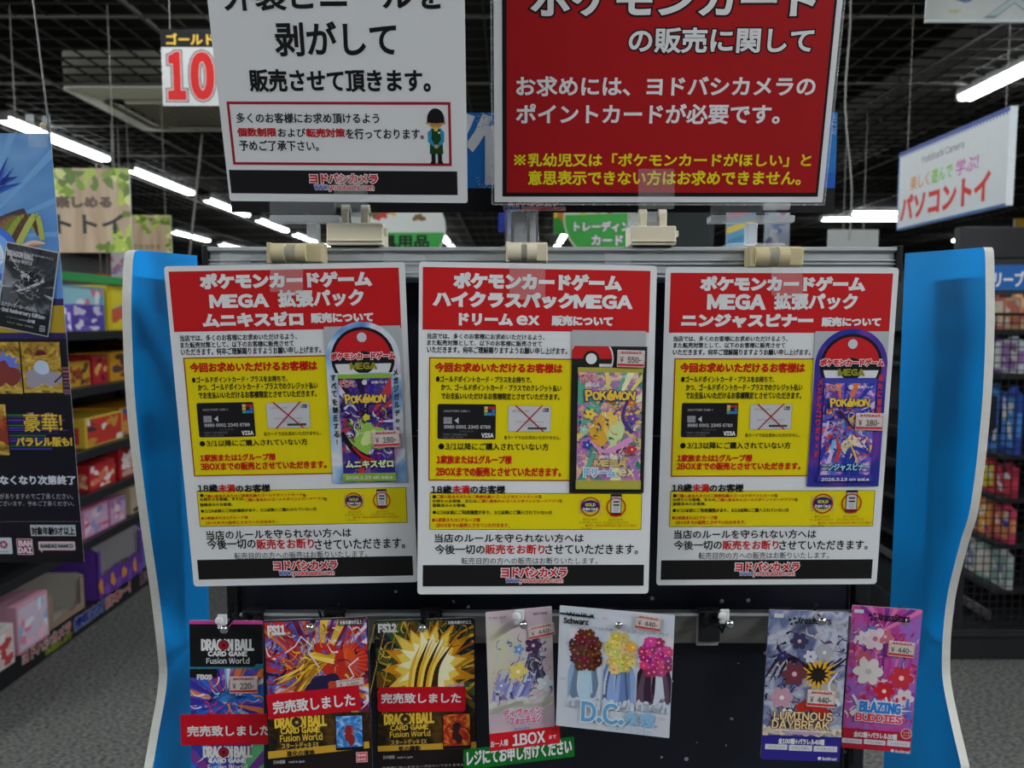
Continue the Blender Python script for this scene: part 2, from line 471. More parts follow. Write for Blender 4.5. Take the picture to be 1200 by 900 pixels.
# open louvre ceiling: thin lattice with heavier runners every seventh bar
M_GRID = pm('louvre_bar', (.045, .042, .037), .6, 0, .3, 3, .1)
M_RUN = pm('louvre_runner', (.14, .133, .12), .5, 0, .3, 3, .1)
g = MB(); r_ = MB(); P_ = .134
for i in range(-60, 61):
    x = .28 + i * P_
    if i % 7 == 0: r_.box(x - .009, x + .009, -4.5, 20, ZG - .004, ZG + .012, M_RUN)
    else: g.box(x - .0035, x + .0035, -4.5, 20, ZG + .002, ZG + .012, M_GRID)
for j in range(-50, 125):
    y = 3.43 + j * P_
    if -4.5 < y < 20:
        if j % 7 == 0: r_.box(-8, 8.3, y - .009, y + .009, ZG - .003, ZG + .011, M_RUN)
        else: g.box(-8, 8.3, y - .0035, y + .0035, ZG + .002, ZG + .012, M_GRID)
g.build('trim_1', kind='structure'); r_.build('trim_2', kind='structure')

# ducts in the ceiling void
M_DUCT = pm('duct_insulation', (.26, .23, .17), .7, 0, .2, 6, .12)
M_DUCT2 = pm('duct_metal', (.30, .30, .28), .5, .3, .3, 6, .12)
d = MB(); d.box(2.95, 3.5, 1.5, 19, 3.02, 3.36, M_DUCT2, .02)
for y in range(2, 19): d.box(2.93, 3.52, y, y + .04, 3.0, 3.38, M_DUCT2)
tag(d.build('ceiling_duct'), 'long grey duct above the louvre ceiling running away on the right', 'duct')
d = MB(); d.box(-6.5, -2.2, 2.6, 3.05, 2.95, 3.3, M_DUCT, .02)
for i in range(8): d.box(-6.3 + i * .5, -6.26 + i * .5, 2.58, 3.07, 2.93, 3.32, M_DUCT)
tag(d.build('ceiling_duct'), 'tan insulated duct above the louvre ceiling in the upper left corner', 'duct')

# air conditioner cassette
M_AC = pm('air_conditioner_cream', (.86, .83, .72), .5, 0, .3)
M_ACD = pm('air_conditioner_grille', (.50, .47, .40), .6)
ac = thing('ceiling_air_conditioner', 'cream square ceiling air conditioner set in the louvre ceiling behind the red 10 sign', 'air conditioner', (-2.02, 4.9, ZG - .01))
f_ = MB()
outer = rrect(-.50, -.50, .50, .50, .05); inner = rrect(-.37, -.37, .37, .37, .1)
nO = len(outer)
for i in range(nO):
    j = (i + 1) % nO
    f_.face([(*outer[i], 0), (*outer[j], 0), (*inner[j], -.025), (*inner[i], -.025)], M_AC)
    f_.face([(*outer[i], 0), (*outer[j], 0), (*outer[j], .2), (*outer[i], .2)], M_AC)
    f_.face([(*inner[i], -.025), (*inner[j], -.025), (inner[j][0] * .92, inner[j][1] * .92, .03), (inner[i][0] * .92, inner[i][1] * .92, .03)], M_ACD)
f_.build('casing', ac)
f_ = MB(); f_.box(-.27, .27, -.27, .27, -.022, .02, M_ACD, .02)
for i in range(11): f_.box(-.25 + i * .046, -.235 + i * .046, -.25, .25, -.028, -.02, M_ACD)
f_.build('intake_grille', ac)
for i in range(4):
    f_ = MB(); f_.box(-.24, .24, -.035, .035, -.01, 0, M_AC, .004, Matrix.Rotation(i * math.pi / 2, 4, 'Z') @ Matrix.Translation((0, .315, -.012)) @ Matrix.Rotation(.35, 4, 'X'))
    f_.build('air_flap', ac)

# ------------------------------------------------------------------ fluorescent lamps
def lamp(x, y0, y1, along='y', label='', group=None):
    z = ZG - .035
    t = thing('fluorescent_lamp', label, 'lamp', ((x if along == 'y' else (y0 + y1) / 2), ((y0 + y1) / 2 if along == 'y' else x), z), (0, 0, 0 if along == 'y' else R(90)), group)
    L = (y1 - y0) / 2
    h = MB(); h.box(-.05, .05, -L, L, .008, .05, M_FIX, .004); h.build('housing', t)
    for sx in (-.022, .022):
        u = MB(); u.cyl((sx, -L + .02, -.008), (sx, L - .02, -.008), .017, M_TUBE if y0 > .3 else M_TUBE_S if abs(x) > 2 else M_TUBE_N, 10); u.build('tube', t)
    for s in (-1, 1):
        c = MB(); c.box(-.045, .045, s * L - .012, s * L + .012, -.02, .02, M_FIX, .003); c.build('end_cap', t)
    return t
GL = 'fluorescent lamps in the left row'
names = ['largest, beside the poster wire', 'just right of the leafy toy sign', 'beside the white upper notice']
k = 0
for i in range(-1, 9):
    y = 4.93 + 1.62 * i
    lab = ('lit fluorescent lamp in the left ceiling row, ' + names[i]) if 0 <= i < 3 else 'small lit fluorescent lamp far along the left ceiling row'
    lamp(-3.2, y, y + 1.24, 'y', lab, GL)
for i in (-4, -2, -1, 0, 1, 2, 3, 4, 5, 6, 7, 8):
    y = 4.93 + 1.62 * i
    lamp(-1.05, y, y + 1.24, 'y', 'lit fluorescent lamp in the ceiling row behind the upper notices, left of centre', 'fluorescent lamps left of centre')
    lamp(.78, y, y + 1.24, 'y', 'lit fluorescent lamp in the ceiling row behind the upper notices, right of centre', 'fluorescent lamps right of centre')
lamp(2.58, 3.27, 4.5, 'y', 'large lit white fluorescent lamp above the white toy sign at upper right', None)
for i in (-3, -2, -1):
    lamp(2.58, 3.27 + 1.62 * i - .1, 4.5 + 1.62 * i - .1, 'y', 'lit white fluorescent lamp overhead behind the viewer on the right', 'lamps behind the viewer')
    lamp(-3.2, 4.93 + 1.62 * (i - 1), 4.93 + 1.62 * (i - 1) + 1.24, 'y', 'lit white fluorescent lamp overhead behind the viewer on the left', 'lamps behind the viewer on the left')
lamp(-4.85, 11.1, 12.4, 'y', 'small distant lamp above the left blue panel, nearer of two', None)
lamp(-4.85, 12.9, 14.2, 'y', 'small distant lamp just above the top edge of the left blue panel', None)
lamp(7.05, 11.1, 12.4, 'y', 'small distant lamp under the white toy sign at far right', None)
lamp(9.77, 3.88, 5.05, 'x', 'distant lamp lying across the view left of the white toy sign, nearer tube', None)
lamp(9.2, 4.0, 5.0, 'x', 'distant lamp lying across the view left of the white toy sign, farther tube', None)

# ================================================================== DISPLAY STAND
stand = thing('display_stand', 'black display stand with aluminium top rail and dark speckled back board', 'display stand', (.033, .79, 0))
def sp(mb, name, par=None):
    o = mb.build(name, par or stand)
    return o
SX, SY = .033, .79
zt = at(600, 290, .712).z; zb = at(600, 327, .712).z
xl = at(243, 300, .712).x; xr = at(1051.5, 300, .712).x
# posts
PX0, PX1 = at(270, 690, .79).x, at(1014, 690, .79).x
for x0, x1 in ((PX0, PX0 + .012), (PX1 - .016, PX1)):
    q = MB(); q.box(x0 - SX, x1 - SX, -.012, .014, .03, zt - .012, M_BLACKM, .0015)
    for i in range(34): q.box(x0 - SX + .003, x0 - SX + .006, -.0135, -.012, .1 + i * .04, .118 + i * .04, M_BLACK)
    sp(q, 'post')
rail = MB()
rail.box(xl - SX, xr - SX, -.074, .012, zb, zt, M_ALU, .0015)
hgt = zt - zb
for fz, th in ((.93, .0022), (.62, .0012), (.5, .0012), (.24, .0016), (.1, .0012)):
    rail.box(xl - SX, xr - SX, -.0762, -.074, zb + fz * hgt - th, zb + fz * hgt, M_ALU, .0003)
rail.box(xl - SX, xr - SX, -.078, -.074, zt - .003, zt + .0005, M_ALU, .0005)
rl = sp(rail, 'top_rail')
for p0, p1 in ((256, 294), (448, 500), (708, 742)):
    q = MB(); xa_, xb_ = at(p0, 300, .708).x - SX, at(p1, 300, .708).x - SX
    q.prism([(xa_, -.0785, zb + .2 * hgt), (xb_, -.0785, zb + .05 * hgt), (xb_ - .002, -.0785, zt - .25 * hgt), (xa_ + .001, -.0785, zt - .15 * hgt)], (0, -.0002, 0), M_FILM); q.build('tape_piece', rl)
for x in (xl - .0048, xr):
    q = MB(); q.box(x - SX, x + .0048 - SX, -.079, .014, zb - .002, zt + .002, M_BLACK, .0008); sp(q, 'end_cap')
# back board: deep navy print full of small stars
mnavy = bpy.data.materials.new('starry_navy_board'); mnavy.use_nodes = True
nt = mnavy.node_tree; b = nt.nodes['Principled BSDF']
tc = nt.nodes.new('ShaderNodeTexCoord'); vo = nt.nodes.new('ShaderNodeTexVoronoi'); vo.inputs['Scale'].default_value = 55
lt = nt.nodes.new('ShaderNodeMath'); lt.operation = 'LESS_THAN'; lt.inputs[1].default_value = .12
nz = nt.nodes.new('ShaderNodeTexNoise'); nz.inputs['Scale'].default_value = 26
gt = nt.nodes.new('ShaderNodeMath'); gt.operation = 'GREATER_THAN'; gt.inputs[1].default_value = .50
mu = nt.nodes.new('ShaderNodeMath'); mu.operation = 'MULTIPLY'
mx = nt.nodes.new('ShaderNodeMix'); mx.data_type = 'RGBA'; mx.inputs[6].default_value = (.006, .008, .018, 1); mx.inputs[7].default_value = (.42, .45, .52, 1)
nt.links.new(tc.outputs['Object'], vo.inputs['Vector']); nt.links.new(vo.outputs['Distance'], lt.inputs[0]); nt.links.new(tc.outputs['Object'], nz.inputs['Vector'])
nt.links.new(nz.outputs['Fac'], gt.inputs[0]); nt.links.new(lt.outputs[0], mu.inputs[0]); nt.links.new(gt.outputs[0], mu.inputs[1]); nt.links.new(mu.outputs[0], mx.inputs[0])
nt.links.new(mx.outputs[2], b.inputs['Base Color']); b.inputs['Roughness'].default_value = .45
bd = MB(); bd.box(PX0 + .012 - SX, PX1 - .016 - SX, -.006, .006, .10, zb + .002, mnavy)
sp(bd, 'back_board')
# board seams
sm = MB(); sm.box(at(995, 690, .784).x - SX - .0006, at(995, 690, .784).x - SX + .0006, -.0075, -.006, .1, zb, pm('seam', (.05, .05, .055), .5))
sm.box(PX0 + .012 - SX, PX1 - .016 - SX, -.0072, -.006, at(600, 511, .784).z - .0007, at(600, 511, .784).z + .0007, pm('seam2', (.12, .12, .13), .5)); sp(sm, 'board_seam')
# hook bar
HB = .762
hz1, hz0 = at(600, 719, HB).z, at(600, 754, HB).z
hb = MB(); hb.box(at(282, 735, HB).x - SX, at(1026, 735, HB).x - SX, HB - SY, HB - SY + .012, hz0, hz1, M_ALU2, .001)
hb.box(at(282, 735, HB).x - SX, at(1026, 735, HB).x - SX, HB - SY - .0025, HB - SY, hz1 - .002, hz1 + .0008, M_ALU, .0004)  # brighter strip puts a highlight along the bar's top edge
sp(hb, 'hook_bar')
jp = MB(); jp.box(at(816, 735, HB).x - SX, at(842, 735, HB).x - SX, HB - SY - .0015, HB - SY + .001, hz0 - .002, hz1 - .001, pm('joiner_plate', (.42, .41, .38), .45, .2), .001); sp(jp, 'joiner_plate')
bs = MB(); bs.box(PX0 - SX + .002, PX1 - SX - .002, -.10, .12, 0, .1, M_BLACKM, .004); sp(bs, 'base')

# ------------------------------------------------------------------ blue wavy side panels
def side_panel(pB, pF, prof, outn, label):
    """upright foam board in the vertical plane through pB (rear) and pF (front); prof = outline of its front edge seen in the photo"""
    pB = Vector((*pB, 0)); pF = Vector((*pF, 0)); d = (pF - pB); n = Vector((d.y, -d.x, 0)).normalized()
    if n.x * outn < 0: n = -n
    pts = []
    for px, py in prof:
        v = at(px, py, 1.0) - Vector((0, 0, CZ)); c = Vector((0, 0, CZ))
        t = (pB - c).dot(n) / v.dot(n); pts.append(c + v * t)
    lastp = pts[-1]
    rear = lambda z: Vector((pB.x, pB.y, z))
    # the wave goes on down to the floor
    fd = d.normalized()
    low = []
    for i in range(1, 13):
        z = lastp.z * (1 - i / 12); s = (lastp - pB).dot(fd) + .05 * math.sin(i / 12 * math.pi * 1.1) + .02 * i / 12
        q = pB + fd * s; low.append(Vector((q.x, q.y, z)))
    ztop = pts[0].z
    outline = pts + low + [rear(0), rear(ztop + .006)]
    o0 = Vector((pB.x, pB.y, 0)); loc = [p - o0 for p in outline]; th = n * .0085
    t = thing('side_panel', label, 'display panel', o0)
    f = MB(); f.face(loc, M_BLUE); f.face([p + th for p in loc][::-1], M_BLUE)
    e = MB(); L = len(loc)
    for i in range(L):
        j = (i + 1) % L
        e.face([loc[i], loc[j], loc[j] + th, loc[i] + th], M_FOAM)
    f.build('board_face', t); e.build('foam_edge', t)
    return t
def smoothp(p):
    o = []
    for i in range(len(p) - 1):
        a, b, c, d = p[max(i - 1, 0)], p[i], p[i + 1], p[min(i + 2, len(p) - 1)]
        for s in range(4):
            f = s / 4
            o.append(tuple(.5 * (2 * b[k] + (c[k] - a[k]) * f + (2 * a[k] - 5 * b[k] + 4 * c[k] - d[k]) * f * f + (3 * b[k] - a[k] - 3 * c[k] + d[k]) * f ** 3) for k in (0, 1)))
    return o + [p[-1]]
side_panel((-.351, .865), (-.3505, .72), smoothp([(163, 293), (157, 297), (155, 320), (154, 360), (155, 400), (157, 450), (162, 510), (169, 570), (177, 630), (185, 685), (190, 725), (194, 762), (196, 790), (193, 820), (187, 853), (179, 899)]), -1,
           'light blue wavy foam board panel with white edge on the left of the stand')
side_panel((.438, .865), (.441, .72), smoothp([(1149, 290), (1154, 294), (1155, 330), (1155, 380), (1153, 440), (1150, 485), (1144, 545), (1136, 600), (1127, 630), (1119, 660), (1111, 694), (1106, 732), (1104, 768), (1105, 799), (1113, 841), (1126, 897)]), 1,
           'light blue wavy foam board panel with white edge on the right of the stand')

